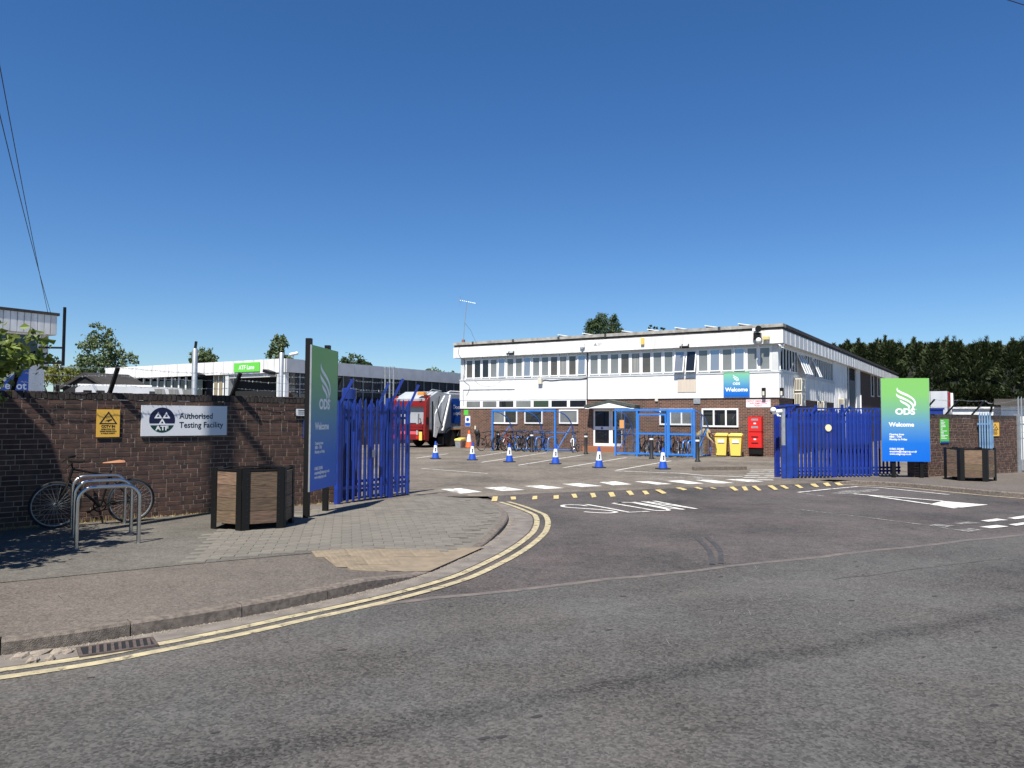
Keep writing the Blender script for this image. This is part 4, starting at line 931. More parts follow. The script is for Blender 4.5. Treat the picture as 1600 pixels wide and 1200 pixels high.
# ------------------------------------------------------------------ main two-storey building
BC = Vector((12.01, 34.77, .05)); BAZ = R_(-32.54); BX = Vector((math.cos(BAZ), math.sin(BAZ), 0)); BY = Vector((-math.sin(BAZ), math.cos(BAZ), 0)); BL = 17.72; BD = 51.0
def FX(px, py, off=0.):            # facade-local x,z of a photo point (off = metres in front of the facade)
    d = ray(px, py); p0 = BC - BY * off; t = (p0 - CP).dot(BY) / d.dot(BY); p = CP + d * t; return (p - BC).dot(BX), p.z - .05
def SX(px, py, off=0.):            # side-wall-local y,z
    d = ray(px, py); p0 = BC + BX * off; t = (p0 - CP).dot(BX) / d.dot(BX); p = CP + d * t; return (p - BC).dot(BY), p.z - .05
def BW(x, y, z=0.): return BC + BX * x + BY * y + Vector((0, 0, z))     # building frame -> world
bd = thing('office_building', 'two-storey white clad and brick office building with flat roof', 'building', BC, BAZ)
def bbox(name, m, x0, x1, y0, y1, z0, z1, par=None, **kw): b = MB(); b.box(x0, x1, y0, y1, z0, z1); return b.build(name, m, par or bd, **kw)
dx0, dx1 = FX(926, 690)[0], FX(972, 690)[0]         # entrance recess
zw = 2.67; zs_ = 2.21
sL = -BL; sR = FX(917, 630)[0]
# brick walls of the ground floor (front split round the entrance), then sides and back
bbox('brick_wall', BBRK, sL, dx0, 0, .3, -.1, zs_); bbox('brick_wall', BBRK, sR, dx0, .002, .3, zs_, zw); bbox('brick_wall', BBRK, dx0, dx1, .0, .3, 2.18, zw); bbox('brick_wall', BBRK, dx1, 0, 0, .3, -.1, zw)
bbox('brick_wall', BBRK, -.3, 0, .3, 13.1, -.1, zw); bbox('brick_wall', BBRK, -BL, -BL + .3, .3, BD, -.1, zs_); bbox('brick_wall', BBRK, -BL + .3, -.3, BD - .3, BD, -.1, 5.1)
bbox('upper_core', WHITE, -BL + .02, -.03, .05, 13.1, zw, 5.1); bbox('upper_core', WHITE, -BL + .02, -.03, 13.1, BD - .3, zw, 5.1)
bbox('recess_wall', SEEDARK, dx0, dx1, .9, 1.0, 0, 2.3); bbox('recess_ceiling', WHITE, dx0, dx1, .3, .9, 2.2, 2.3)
# white cladding panels below the window band
seams = [sL - .05, FX(918.5, 600)[0], FX(1016, 600)[0], FX(1131, 600)[0] , FX(1172, 600)[0], .05]
for a, c in zip(seams, seams[1:]): bbox('cladding_panel', WHITE, a + .004, c - .004, -.05, .05, zw, 3.80)
bbox('panel_drip', GREYW, sL - .06, .06, -.075, .06, 3.80, 3.86)
bbox('side_panel', WHITE, -.05, .05, .06, 13.0, zw, 3.80); bbox('side_drip', GREYW, -.05, .075, .06, 13.05, 3.80, 3.86)
for i in range(26): bbox('side_panel_rib', WHITE, .05, .062, .1 + i * .5, .14 + i * .5, zw, 3.79)
# window band
def window(x0, x1, z0, z1, y, gm, fw=.05, parent=None, lights=1, name='window', open_=0., gms=None):
    w = bpy.data.objects.new(name, None); COL.objects.link(w); w.parent = parent or bd; w.location = (x0, y, z0); W = x1 - x0; Hh = z1 - z0
    b = MB(); b.box(0, W, -.03, .03, 0, fw); b.box(0, W, -.03, .03, Hh - fw, Hh); b.box(0, fw, -.03, .03, fw, Hh - fw); b.box(W - fw, W, -.03, .03, fw, Hh - fw)
    for i in range(1, lights): xx = W * i / lights; b.box(xx - fw / 2, xx + fw / 2, -.03, .03, fw, Hh - fw)
    fr = b.build('frame', UPVC, w)
    for i in range(lights):
        a = fw / 2 + (W - fw) * i / lights + fw / 2; c = fw / 2 + (W - fw) * (i + 1) / lights - fw / 2
        b = MB(); b.box(a, c, -.006, .002, fw, Hh - fw); b.build('pane', (gms or [gm] * lights)[i], w)
    if open_: w.rotation_euler = (open_, 0, 0)
    return w
xl0 = FX(728, 585)[0]; xl1 = FX(917, 580)[0]; xr0 = FX(921, 580)[0]; xr1 = FX(1205.5, 560)[0]
tones = [GLB, GLD, GLD, GLG, GLS, GLG, GLG, GLS, GLG, GLG, GLB, BLIND, GLB, GLS, GLG, GLG, GLG, GLB, BLIND, GLB, GLG, GLG, GLS, GLD, GLG, GLS, GLG, GLS, GLG, GLG]
k_ = 0
for x0_, x1_, n in ((xl0, xl1, 14), (xr0, xr1, 16)):
    w_ = (x1_ - x0_) / n
    for i in range(n):
        op = R_(14) if k_ in (22, 23) else (R_(3) if k_ in (4, 7, 13, 25, 27) else 0)
        ww = window(x0_ + i * w_ + .035, x0_ + (i + 1) * w_ - .035, 3.92, 4.98, -.01 - (.25 if op > .2 else (.065 if op else 0)), tones[k_], .045, open_=0)
        if op: ww.rotation_euler = (-op, 0, 0); ww.location.z += .0
        k_ += 1
bbox('window_band', UPVC, sL + .25, xr1 + .02, .03, .06, 3.86, 5.1)
for i in range(15): bbox('mullion', UPVC, xl0 + i * (xl1 - xl0) / 14 - .03, xl0 + i * (xl1 - xl0) / 14 + .03, -.03, .03, 3.88, 5.08)
for i in range(17): bbox('mullion', UPVC, xr0 + i * (xr1 - xr0) / 16 - .03, xr0 + i * (xr1 - xr0) / 16 + .03, -.03, .03, 3.88, 5.08)
bbox('corner_pier', GREYW, xr1 + .04, .0, -.04, .05, 3.62, 5.1); bbox('corner_pier', GREYW, sL, sL + .24, -.03, .06, 3.86, 5.1)
# side window band and bays
nb = 22
bbox('side_band', UPVC, -.04, -.005, .1, 13.0, 3.86, 5.1)
for i in range(nb):
    y0_ = .25 + i * 12.7 / nb; w = bpy.data.objects.new('window', None); COL.objects.link(w); w.parent = bd; w.location = (.0, y0_, 3.92); W = 12.7 / nb - .05
    b = MB(); b.box(-.02, .03, 0, W, 0, .05); b.box(-.02, .03, 0, W, 1.03, 1.08); b.box(-.02, .03, 0, .04, .05, 1.03); b.box(-.02, .03, W - .04, W, .05, 1.03); b.build('frame', UPVC, w)
    b = MB(); b.box(-.004, .006, .04, W - .04, .05, 1.03); b.build('pane', GLD if i < 6 else (GLG if i % 3 else GLB), w)
    if i in (6, 7, 8, 12): w.rotation_euler = (0, R_(-22), 0); w.location.x += .40
for i in range(9): b = MB(); y0_ = 13.15 + i * .485; b.add([(0, y0_, -.05), (.10, y0_ + .12, -.05), (.10, y0_ + .30, -.05), (0, y0_ + .42, -.05), (0, y0_, 5.1), (.10, y0_ + .12, 5.1), (.10, y0_ + .30, 5.1), (0, y0_ + .42, 5.1)], [(0, 1, 5, 4), (1, 2, 6, 5), (2, 3, 7, 6)]); b.build('corrugated_sheet', WHITE, bd, fix=False)
bbox('sheet_backing', GREYW, -.06, -.002, 13.1, 17.5, -.05, 5.1)
bbox('bay_shade', SEEDARK, -.06, -.03, 17.5, 21.2, -.05, 5.1); bbox('bay_post', UPVC, -.03, .03, 18.4, 18.52, 0, 5.1); bbox('bay_shutter', mat('grey_shutter', (.10, .11, .12), .6), -.03, -.01, 19.0, 21.2, 0, 4.3)  # flat near-black panel paints in the shade of the deep bay
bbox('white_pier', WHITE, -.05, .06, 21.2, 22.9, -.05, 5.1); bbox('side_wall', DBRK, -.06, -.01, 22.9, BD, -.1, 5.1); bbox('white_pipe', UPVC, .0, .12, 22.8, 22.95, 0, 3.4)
for px in (1363, 1373):
    y0_, z0_ = SX(px, 620); w = bpy.data.objects.new('window', None); COL.objects.link(w); w.parent = bd; w.location = (0, y0_ - .65, z0_); Hh = 1.75
    b = MB(); b.box(-.01, .03, 0, 1.5, 0, .09); b.box(-.01, .03, 0, 1.5, Hh - .09, Hh); b.box(-.01, .03, 0, .12, .09, Hh - .09); b.box(-.01, .03, 1.38, 1.5, .09, Hh - .09); b.build('frame', UPVC, w); b = MB(); b.box(-.005, .005, .12, 1.38, .09, Hh - .09); b.build('pane', GLD, w)
# fascia, edge, coping, roof
ov = .27
bbox('fascia', FASW, sL - .35, ov, -ov, .3, 5.1, 5.70); bbox('fascia', FASW, -.3, ov, .3, BD, 5.1, 5.70); bbox('fascia', FASW, sL - .35, sL + .2, .3, BD, 5.1, 5.70)
bbox('bitumen_edge', BLACKT, sL - .32, ov - .03, -ov + .03, BD, 5.70, 5.83)
bbox('coping', CONCC, sL - .37, ov + .02, -ov - .02, .25, 5.83, 5.98); bbox('coping', BLACKT, -.2, ov + .02, .25, BD, 5.83, 5.985); bbox('coping', CONCC, sL - .37, sL + .1, .25, BD, 5.83, 5.98)
for i in range(56): bbox('fascia_rib', FASW, ov, ov + .012, .3 + i * .9, .36 + i * .9, 5.11, 5.69)
bbox('roof_deck', BLACKT, sL + .1, -.2, .25, BD - .1, 5.83, 5.86); bbox('soffit', GREYW, sL - .33, ov - .02, -ov + .02, .02, 5.085, 5.098)
for px in (739, 802, 873, 946, 1124): x, z = FX(px, 530, ov); bbox('coping_clip', BLACKT, x - .06, x + .06, -ov - .035, -ov - .02, 5.80, 5.985)
# high strip windows left of the entrance, and white rail under them
bbox('strip_band', UPVC, sL - .02, sR, -.035, .28, zs_, zw - .003)
sw = (sR - sL - .3) / 7
for i in range(7): b = MB(); x0_ = sL + .35 + i * sw; b.box(x0_ + .09, x0_ + sw - .09, -.042, -.03, zs_ + .075, zw - .055); b.build('strip_pane', [GLG, GLG, GLD, GLG, GSHUT, GLD, GLD][i], bd)
def fwin(pxa, pxb, pya, pyb, lights, tones_, name='window'):
    xa, zb = FX(pxa, pyb); xb, za = FX(pxb, pya); return window(xa, xb, zb, za, -.03, GLD, .075, None, lights, name, 0, tones_)
fwin(770, 809, 640, 662, 2, [GLG, GLD]); fwin(820, 848.5, 640, 662, 1, [GLD]); fwin(874, 904, 640, 662, 1, [GLG]); fwin(1031, 1083, 638.5, 664, 3, [GLD, GLG, GLG]); fwin(1097, 1154, 638, 667, 3, [GLD, GLD, GLD])
# entrance: door leaves, step, canopy
xa, _ = FX(926.5, 690); xb, _ = FX(953.5, 690); xc, _ = FX(970, 690)
def door_leaf(x0, x1, name):
    d = bpy.data.objects.new(name, None); COL.objects.link(d); d.parent = bd; d.location = (x0, .08, .28); W = x1 - x0; Hh = 1.88
    b = MB(); b.box(0, .09, -.03, .03, 0, Hh); b.box(W - .09, W, -.03, .03, 0, Hh); b.box(.09, W - .09, -.03, .03, 0, .14); b.box(.09, W - .09, -.03, .03, Hh - .1, Hh); b.box(.09, W - .09, -.031, .03, .82, 1.0); b.build('frame', UPVC, d)
    b = MB(); b.box(.09, W - .09, -.005, .005, .14, .82); b.build('pane', GLD, d); b = MB(); b.box(.09, W - .09, -.005, .005, 1.0, Hh - .1); b.build('pane', GLD, d)
    b = MB(); b.lathe([(.06, 0), (.06, .01)], 16); b.v = [(x + W / 2, -.031 - z, y + .91) for x, y, z in b.v]; b.build('blue_disc', BLUS, d)
door_leaf(xa, xb, 'door'); door_leaf(xb + .02, xc + .1, 'door')
bbox('side_glazing', GLD, dx0 - .02, dx0 + .0, .3, .9, .3, 2.18)
bbox('step', BRST, FX(918, 700)[0], FX(972, 700)[0] + .3, -.55, .24, -.05, .26)
cx0, cx1 = FX(907, 632, 1.0)[0], FX(987, 632, 1.0)[0]; cm0 = (cx0 + cx1) / 2
b = MB(); b.ext([(cx0, -.62, 2.22), (cm0, -.62, 2.47), (cx1, -.62, 2.22), (cx1, -.62, 2.36), (cm0, -.62, 2.62), (cx0, -.62, 2.36)], (0, .615, 0)); b.build('porch_roof', GREEND, bd)
b = MB(); b.ext([(cx0 + .25, -.64, 2.21), (cx1 - .25, -.64, 2.21), (cm0, -.64, 2.455)], (0, .02, 0)); b.build('porch_gable', UPVC, bd); bbox('porch_soffit', UPVC, cx0 + .05, cx1 - .05, -.60, -.01, 2.17, 2.205)
bbox('downpipe', BLKP, FX(918.5, 600)[0] - .02, FX(918.5, 600)[0] + .02, -.09, -.05, 2.67, 5.08)
# building fixtures
b = MB(); P = [(FX(x, y, .06)) for x, y in [(918, 591), (905, 592.5), (880, 593), (862, 594.5), (850, 594), (842, 600)]]; b.tube([(x, -.07, z) for x, z in spl([(x, 0, z) for x, z in P], 4) for x, z in [(x, z)]] if False else [(v.x, -.07, v.z) for v in spl([(x, 0, z) for x, z in P], 4)], .018, 6); b.build('sagging_cable', BLKP, bd, True)
b = MB(); x0_, z0_ = FX(724, 609, .06); x1_, z1_ = FX(804, 608, .06); b.tube([(x0_, -.07, z0_ - .9), (x0_, -.07, z0_), (x1_, -.07, z1_)], .014, 6); b.build('conduit', GALV, bd, True)
b = MB(); P = [FX(x, y, .06) for x, y in [(722, 540), (720, 552), (725, 562), (727, 577), (724, 593), (733, 602), (733, 609), (729, 618)]]; b.tube([(v.x, -.30 if v.z > 5.1 else -.07, v.z) for v in spl([(x, 0, z) for x, z in P], 4)], .008, 5); b.build('hanging_cable', BLKP, bd, True)
b = MB(); P = [FX(x, y, .06) for x, y in [(741, 594), (750, 601), (762, 604), (775, 601), (785, 592)]]; b.tube([(v.x, -.065, v.z) for v in spl([(x, 0, z) for x, z in P], 4)], .004, 4); b.build('hanging_cable', GALV, bd, True)
def fbox(name, label, cat, px0, px1, py0, py1, m, dep=.12, off=.055):
    xa, zb = FX(px0, py1, off); xb, za = FX(px1, py0, off); p = BW(xa, -off, zb); rt = thing(name, label, cat, p, BAZ); b = MB(); b.box(0, xb - xa, -dep, 0, 0, za - zb); b.build('body', m, rt); rt['w'] = xb - xa; rt['h'] = za - zb; return rt
wsn = fbox('building_sign', 'square green to blue welcome sign on the white upper wall', 'sign', 1131, 1171, 580, 620.5, gradmat('building_sign_gradient', 0, 1.18, [(0, (.006, .11, .50)), (.25, (.02, .16, .50)), (.6, (.13, .36, .46)), (1, (.20, .56, .27))], .4), .02)
W, Hh = wsn['w'], wsn['h']; b = MB(); wing(b, -.022, W * .36, Hh * .62, Hh * .26); b.build('logo', PRINT, wsn); txt('ODS', .15, PRINT, wsn, face_mat(W * .5, Hh * .48, -.022), 'lettering', .005, 'CENTER', .0005, 1.1); txt('Welcome', .26, PRINT, wsn, face_mat(W * .5, Hh * .22, -.022), 'lettering', .008, 'CENTER', .0005, 1.0)
fbox('beige_panel', 'beige boarded panel under the open upper windows', 'panel', 1059, 1087.5, 590.5, 613, PANELB, .015)
fbox('vent_cover', 'grey square vent cover at the top of the brickwork', 'vent', 1084, 1094.5, 621.5, 631, GALV, .04, .003)
es = fbox('emergency_sign', 'white depot emergency information point sign with red lettering', 'sign', 1166, 1204, 624, 636.5, SIGNW, .015, .003)
REDP = mat('red_print', (.55, .03, .04), .5)
for s, z in (('DEPOT EMERGENCY', .245), ('INFORMATION', .14), ('POINT', .035)): txt(s, .115, REDP, es, face_mat(es['w'] / 2, z, -.017), 'lettering', .001, 'CENTER', .0005)
fbox('yellow_beacon_box', 'small yellow box on the white fascia above the windows', 'box', 1002, 1007, 528, 538.5, mat('yellow_box', (.7, .5, .12), .5), .08, .275)
fbox('alarm_box', 'small cream alarm box on the brickwork right of the porch', 'box', 1024, 1028.5, 622, 627, BEIGE, .06, .003)
fbox('junction_box', 'cream junction box on the white cladding with a black cable', 'box', 842, 848, 591, 600, BEIGE, .14)
ab = fbox('bell_box', 'white bell alarm box on the white fascia', 'alarm', 907, 914, 537, 543, UPVC, .1, .275); b = MB(); b.add([(0, -.09, 0), (ab['w'], -.09, 0), (ab['w'] / 2, -.09, -.12), (0, -.01, 0), (ab['w'], -.01, 0), (ab['w'] / 2, -.01, -.12)], [(0, 1, 2), (3, 5, 4), (0, 2, 5, 3), (1, 4, 5, 2)]); b.build('cover_tip', GALV, ab)
tr_ = fbox('fascia_badge', 'small grey triangle badge with lettering on the white fascia', 'sign', 928, 944, 535, 540, FASW, .004, .272); b = MB(); b.add([(.0, -.006, 0), (.16, -.006, 0), (.08, -.006, .15)], [(0, 1, 2)]); b.build('triangle', GALV, tr_); txt('Gaysha', .09, GALV, tr_, face_mat(.2, .05, -.006), 'lettering', 0, ex=.0003)
def flood(label, px, py, off, s=1.):
    x, z = FX(px, py, off); rt = thing('floodlight', label, 'light', BW(x, -off, z), BAZ); b = MB(); b.box(-.2 * s, .2 * s, -.10, .02, .0, .26 * s, Matrix.Rotation(R_(-35), 4, 'X')); b.build('housing', BLK, rt); b = MB(); b.box(-.14 * s, .14 * s, -.104, -.1, .04, .22 * s, Matrix.Rotation(R_(-35), 4, 'X')); b.build('glass', GALV, rt); b = MB(); b.box(-.3 * s, -.24 * s, -.08, .0, 0, .09); b.build('sensor', BLK, rt)
flood('black floodlight under the left part of the white fascia', 799, 554, .28, .9); flood('black floodlight above the two open upper windows', 1071, 543.5, .28, .9)
cb_ = thing('camera_cluster', 'dark camera and speaker cluster on the fascia near the corner', 'camera', BW(FX(1181, 531, .3)[0], -.28, FX(1181, 531, .3)[1]), BAZ)
b = MB(); b.box(-.05, .25, -.25, 0, -.02, .3); b.build('bracket_box', BLK, cb_); b = MB(); b.lathe([(.14, 0), (.15, .04)], 16); b.v = [(x + .2, -.28 - z, y + .46) for x, y, z in b.v]; b.build('speaker', BLK, cb_); b = MB(); b.box(-.08, .14, -.3, -.05, .38, .5); b.build('camera_body', UPVC, cb_); b = MB(); b.sphere((.2, -.3, -.06), .13, 10); b.build('dome', UPVC, cb_, True); b = MB(); b.box(.35, .62, -.2, 0, -.02, .12); b.build('yellow_box', mat('cluster_yellow', (.6, .5, .2), .5), cb_)
for i, (px, py) in enumerate([(1194, 612), (1222, 612)]):
    rt = fbox('wall_lantern', ['black wall lantern left of the building corner above brickwork', 'black wall lantern at the building corner above brickwork'][i], 'light', px - 2.6, px + 2.6, py - 6, py + 7, BLK, .14); b = MB(); b.box(.03, rt['w'] - .03, -.144, -.14, .03, .22); b.build('lens', BEIGE, rt)
camera_bullet('small white camera under the fascia at the building corner', tuple(BW(.15, -.15, 5.0)), R_(200), 1.0, .1)
# aerial on the roof
ax = FX(717, 533, 0)[0]; ar = thing('roof_aerial', 'thin television aerial mast at the left end of the flat roof', 'aerial', BW(ax + .1, .3, 5.98), BAZ)
b = MB(); b.tube([(0, 0, 0), (.06, 0, 1.0), (.22, 0, 2.35)], .018, 6); b.build('mast', GALV, ar, True); b = MB(); b.lathe([(.10, -.05), (.10, .22)], 10); b.build('mast_pot', mat('clay_pot', (.22, .10, .08), .8), ar, True)
b = MB(); b.tube([(-.2, -.1, 2.52), (.75, .2, 2.30)], .012, 5)
for i in range(9): t = i / 8; p = Vector((-.2, -.1, 2.52)).lerp(Vector((.75, .2, 2.30)), t); b.bar(p + Vector((-.05, .16, 0)) * (1 - .4 * t), p - Vector((-.05, .16, 0)) * (1 - .4 * t), .01)
for z in (2.62, 2.72): b.bar((-.32, 0, z), (-.05, -.2, z), .012)
b.bar((-.2, -.1, 2.2), (-.2, -.1, 2.75), .02); b.build('antenna', GALV, ar); b = MB(); b.tube([(.08, 0, 1.2), (.5, 0, .75), (.9, 0, 0)], .006, 4); b.build('stay_cable', BLKP, ar)
# tilted solar panels along the roof
SM = None
for i, px in enumerate([870, 908, 970, 1010, 1053, 1100, 1152]):
    x, _ = FX(px, 512, -1.2); rt = thing('solar_panel', 'tilted roof panel, %s from the left along the office coping' % ['first', 'second', 'third', 'fourth', 'fifth', 'sixth', 'last'][i], 'solar panel', BW(x, 1.3, 5.86), BAZ, 'roof panels on the office building')
    if SM is None:
        b = MB(); b.ext([(0, 0, .40), (1.5, 0, .12), (1.5, 0, .16), (0, 0, .44)], (0, 1.0, 0)); SM = (b.mesh('sheet'), MB().box(0.02, .06, .1, .9, 0, .40).mesh('prop'))
        SM[0].materials.append(UPVC); SM[1].materials.append(GALV)
    link('sheet', SM[0], None, rt); link('prop', SM[1], None, rt)
# air-conditioning units on the side wall
def acunit(label, px, py, s=1.):
    y0_, z0_ = SX(px, py, .3); rt = thing('air_conditioner', label, 'air conditioner', BW(.02, y0_, z0_), BAZ)
    b = MB(); b.box(.06, .40, 0, .85 * s, 0, .62 * s); b.build('casing', BEIGE, rt); b = MB(); b.tube([(.405, .33 * s + .24 * s * math.cos(t), .31 * s + .24 * s * math.sin(t)) for t in [2 * math.pi * i / 20 for i in range(20)]], .012, 5, True); b.build('fan_ring', GALV, rt)
    for i in range(7): b = MB(); b.box(.402, .41, .08, .58 * s, .1 + i * .07 * s, .115 + i * .07 * s); b.build('grille_bar', GALV, rt)
    for i in range(4): b = MB(); b.box(.10 + i * .07, .135 + i * .07, -.006, 0, .07, .56 * s); b.build('end_slot', BLK, rt)
    b = MB(); b.box(0, .06, .1, .15, -.05, .5); b.box(0, .06, .7 * s, .75 * s, -.05, .5); b.box(.0, .36, .1, .14, -.06, -.01); b.build('bracket', BLK, rt, kind='stuff')
acunit('upper beige air conditioner on the shaded side wall', 1249, 611); acunit('lower beige air conditioner beneath the upper one on the side wall', 1249, 634); acunit('beige air conditioner behind the middle of the blue gate', 1284, 641, .8); acunit('beige air conditioner at the foot of the corrugated sheet', 1316, 640, 1.1)

# ------------------------------------------------------------------ yard furniture
CM = {}
def cone(label, p, m1=CONB, h=.72, group='blue and white cones along the bays', mk=True):
    rt = thing('traffic_cone', label, 'cone', p, random.uniform(-.3, .3), group); k = h
    if ('b', m1.name) not in CM:
        CM['b', m1.name] = (MB().box(-.20, .20, -.20, .20, 0, .035).mesh('base'), MB().lathe([(.155 * k / .72, .03), (.105 * k / .72, .26 * k / .72)], 18).mesh('lower', True), MB().lathe([(.106 * k / .72, .26 * k / .72), (.060 * k / .72, .56 * k / .72)], 18).mesh('sleeve', True), MB().lathe([(.060 * k / .72, .56 * k / .72), (.034 * k / .72, h), (.02, h)], 18).mesh('tip', True))
        for me, mm in zip(CM['b', m1.name], (BLKP, m1, CONW, m1)): me.materials.append(mm)
        b = MB(); b.box(-.02, .02, -.105, -.09, .40, .46); b.box(-.02, .02, -.112, -.095, .32, .37); CM['p', m1.name] = b.mesh('print_mark'); CM['p', m1.name].materials.append(SIGNK)
    for n, me in zip(('base', 'lower_body', 'white_sleeve', 'tip'), CM['b', m1.name]): link(n, me, None, rt)
    if mk: 
        o = link('print_mark', CM['p', m1.name], None, rt); o.rotation_euler = (0, 0, -rt.rotation_euler.z)
for (px, py), lb in zip([(680.5, 717), (738, 719), (796, 722), (868, 725), (936, 731), (1036, 733)], ['blue and white cone furthest left, in front of the refuse lorry', 'blue and white cone in front of the orange cone', 'blue and white cone in front of the open shelter left bay', 'blue and white cone in front of the open shelter right post', 'blue and white cone in front of the entrance door', 'blue and white cone in front of the enclosed cycle shelter']): cone(lb, GS(px, py, 0))
cone('orange and white cone standing against the brick wall', BW(FX(741, 698)[0], -.5, 0), ORAN, .98, None, False)
def bollard(label, px, py):
    rt = thing('bollard', label, 'bollard', GS(px, py, 0), 0, 'black bollards before the office')
    if 'bo' not in CM:
        CM['bo'] = [MB().lathe([(.11, 0), (.11, .04), (.075, .09), (.075, .82), (.085, .83), (.085, .86)], 14).mesh('shaft', True), MB().lathe([(.086, .80), (.086, .87)], 14).mesh('band', True), MB().lathe([(.08, .87), (.085, .93), (.06, .99), (.01, 1.0)], 14).mesh('cap', True)]
        for me, m in zip(CM['bo'], (BLKP, CONW, BLKP)): me.materials.append(m)
    for n, me in zip(('shaft', 'white_band', 'cap'), CM['bo']): link(n, me, None, rt)
for (px, py), lb in zip([(777.5, 703.5), (831, 706.5), (915.5, 709.5), (1018, 717), (1090, 721.5)], ['black bollard by the left post of the open cycle shelter', 'black bollard in front of the open cycle shelter', 'black bollard left of the entrance step', 'black bollard in front of the enclosed shelter door', 'black bollard at the right end of the enclosed shelter']): bollard(lb, px, py)

def arcpts(w_f, top, dep, n=9):          # shelter rib: from the front post head over and down to the back
    return [(0, dep * (1 - math.cos(t)) * 1.0, top * math.cos(t * .93) if False else top * (math.cos(t)) ** .75) for t in [math.pi / 2 * i / n for i in range(n + 1)]]
def rib(b, x, top, dep, r=.03):
    P = [(x, dep * math.sin(t), top * max(0, math.cos(t)) ** .6) for t in [math.pi / 2 * i / 12 for i in range(13)]]; b.tube(P, r, 6); return P
def shelter(label, pxl, pxr, off, top, dep, ribs, caged=False):
    xl = FX(pxl, 690, off)[0]; xr = FX(pxr, 690, off)[0]; L_ = xr - xl; rt = thing('cycle_shelter', label, 'shelter', BW(xl, -off, 0), BAZ)
    fp = [0, 1.0] if not caged else [0, .285, .675, 1.0]
    for f in fp: b = MB(); b.box(L_ * f - .04, L_ * f + .04, -.04, .04, 0, top); b.build('post', SHEL, rt)
    b = MB(); b.box(-.04, L_ + .04, -.045, .045, top - .0, top + .09); b.build('front_beam', SHEL, rt)
    for f in ribs:
        b = MB(); P = rib(b, L_ * f, top, dep); b.build('rib', SHEL if not caged else SHEL, rt, True)
    b = MB(); b.tube([(0, dep * .93, .95), (L_, dep * .93, .95)], .025, 6); b.build('rear_rail', SHEL, rt); b = MB(); b.tube([(0, dep, .05), (L_, dep, .05)], .03, 6); b.build('foot_rail', SHEL, rt)
    for f in (0, 1.0): b = MB(); b.tube([(L_ * f, .1, .08), (L_ * f, dep * .80, 1.25)], .022, 6); b.build('brace', SHEL, rt)
    # clear curved sheets between the ribs
    fr = sorted(set(ribs))
    for a, c in zip(fr, fr[1:]):
        b = MB(); vs = []
        for i in range(13):
            t = math.pi / 2 * i / 12; vs += [(L_ * a, dep * math.sin(t) + .03, top * max(0, math.cos(t)) ** .6 + .035), (L_ * c, dep * math.sin(t) + .03, top * max(0, math.cos(t)) ** .6 + .035)]
        b.add(vs, [(2 * i, 2 * i + 1, 2 * i + 3, 2 * i + 2) for i in range(12)]); b.build('clear_sheet', PERSPEX, rt, True, fix=False)
    if caged:
        for f in (0, 1.0):
            P = [(L_ * f, dep * math.sin(t), top * max(0, math.cos(t)) ** .6) for t in [math.pi / 2 * i / 12 for i in range(13)]]; b = MB(); b.add([(L_ * f, 0, .1)] + P, [tuple(range(14))]); b.build('end_sheet', PERSPEX, rt, fix=False)
            b = MB(); b.box(L_ * f - .02, L_ * f + .02, 0, dep * .9, .92, .97); b.build('end_rail', SHEL, rt); b = MB(); b.box(L_ * f - .02, L_ * f + .02, dep * .45, dep * .45 + .05, .1, top * .93); b.build('end_post', SHEL, rt)
        b = MB(); b.box(.04, L_ - .04, -.02, .02, .08, .16); b.build('bottom_rail', SHEL, rt); b = MB(); b.box(.04, L_ * .285, -.012, .0, .16, top); b.build('front_sheet', PERSPEX, rt, fix=False)
        for a, c, n in ((.30, .66, 'sliding_door'), (.69, .985, 'front_panel')):
            d = bpy.data.objects.new(n, None); COL.objects.link(d); d.parent = rt; d.location = (L_ * a, -.05, 0); W = L_ * (c - a); z1 = top - .12 if n == 'sliding_door' else top
            for q in ((0, .06, .1, z1), (W - .06, W, .1, z1), (.06, W - .06, .1, .17), (.06, W - .06, z1 - .07, z1), (.06, W - .06, .98, 1.06)): b = MB(); b.box(q[0], q[1], -.02, .02, q[2], q[3]); b.build('bar', SHEL, d)
    return rt, xl, L_
sh1, s1x, s1l = shelter('open blue cycle shelter with curved clear roof left of the entrance', 769.5, 867.5, 2.7, 2.02, 2.0, (0, .5, 1.0))
sh2, s2x, s2l = shelter('enclosed blue cycle shelter with framed door right of the entrance', 962, 1085, 3.5, 2.03, 2.1, (0, .5, 1.0), True)
b = MB(); b.box(.2, .42, -.02, -.014, 1.25, 1.62); b.build('orange_notice', mat('orange_notice', (.62, .30, .10), .5), sh2)
HP = [(0, 0, 0), (0, 0, .55), (.05, 0, .68), (.16, 0, .73), (.5, 0, .73), (.61, 0, .68), (.66, 0, .55), (.66, 0, 0)]; HM = MB().tube(HP, .028, 8).mesh('hoop', True); HM.materials.append(SHEL)
for i, px in enumerate((806, 824, 838, 857)): link('cycle_hoop', HM, None, None, ['blue hoop stand at the left of the open shelter', 'blue hoop stand second from left in the open shelter', 'blue hoop stand third from left in the open shelter', 'blue hoop stand at the right of the open shelter'][i], 'bike rack', 'blue hoops in the shelters', loc=BW(FX(px, 700, 2.3)[0], -2.35, 0), rz=BAZ + R_(75))
for i, px in enumerate((1068, 1076)): link('cycle_hoop', HM, None, None, ['blue hoop stand left of two in the enclosed shelter right bay', 'blue hoop stand right of two in the enclosed shelter right bay'][i], 'bike rack', 'blue hoops in the shelters', loc=BW(FX(px, 712, 3.0)[0], -3.1, 0), rz=BAZ + R_(75))
rb_ = random.Random(21)
pos1 = [(764, 2.9, 78), (779, 2.2, 100), (785, 2.0, 80), (795, 2.2, 95), (803, 1.9, 84), (812, 2.2, 100), (819, 1.9, 82), (826, 2.3, 96), (848, 1.9, 100)]
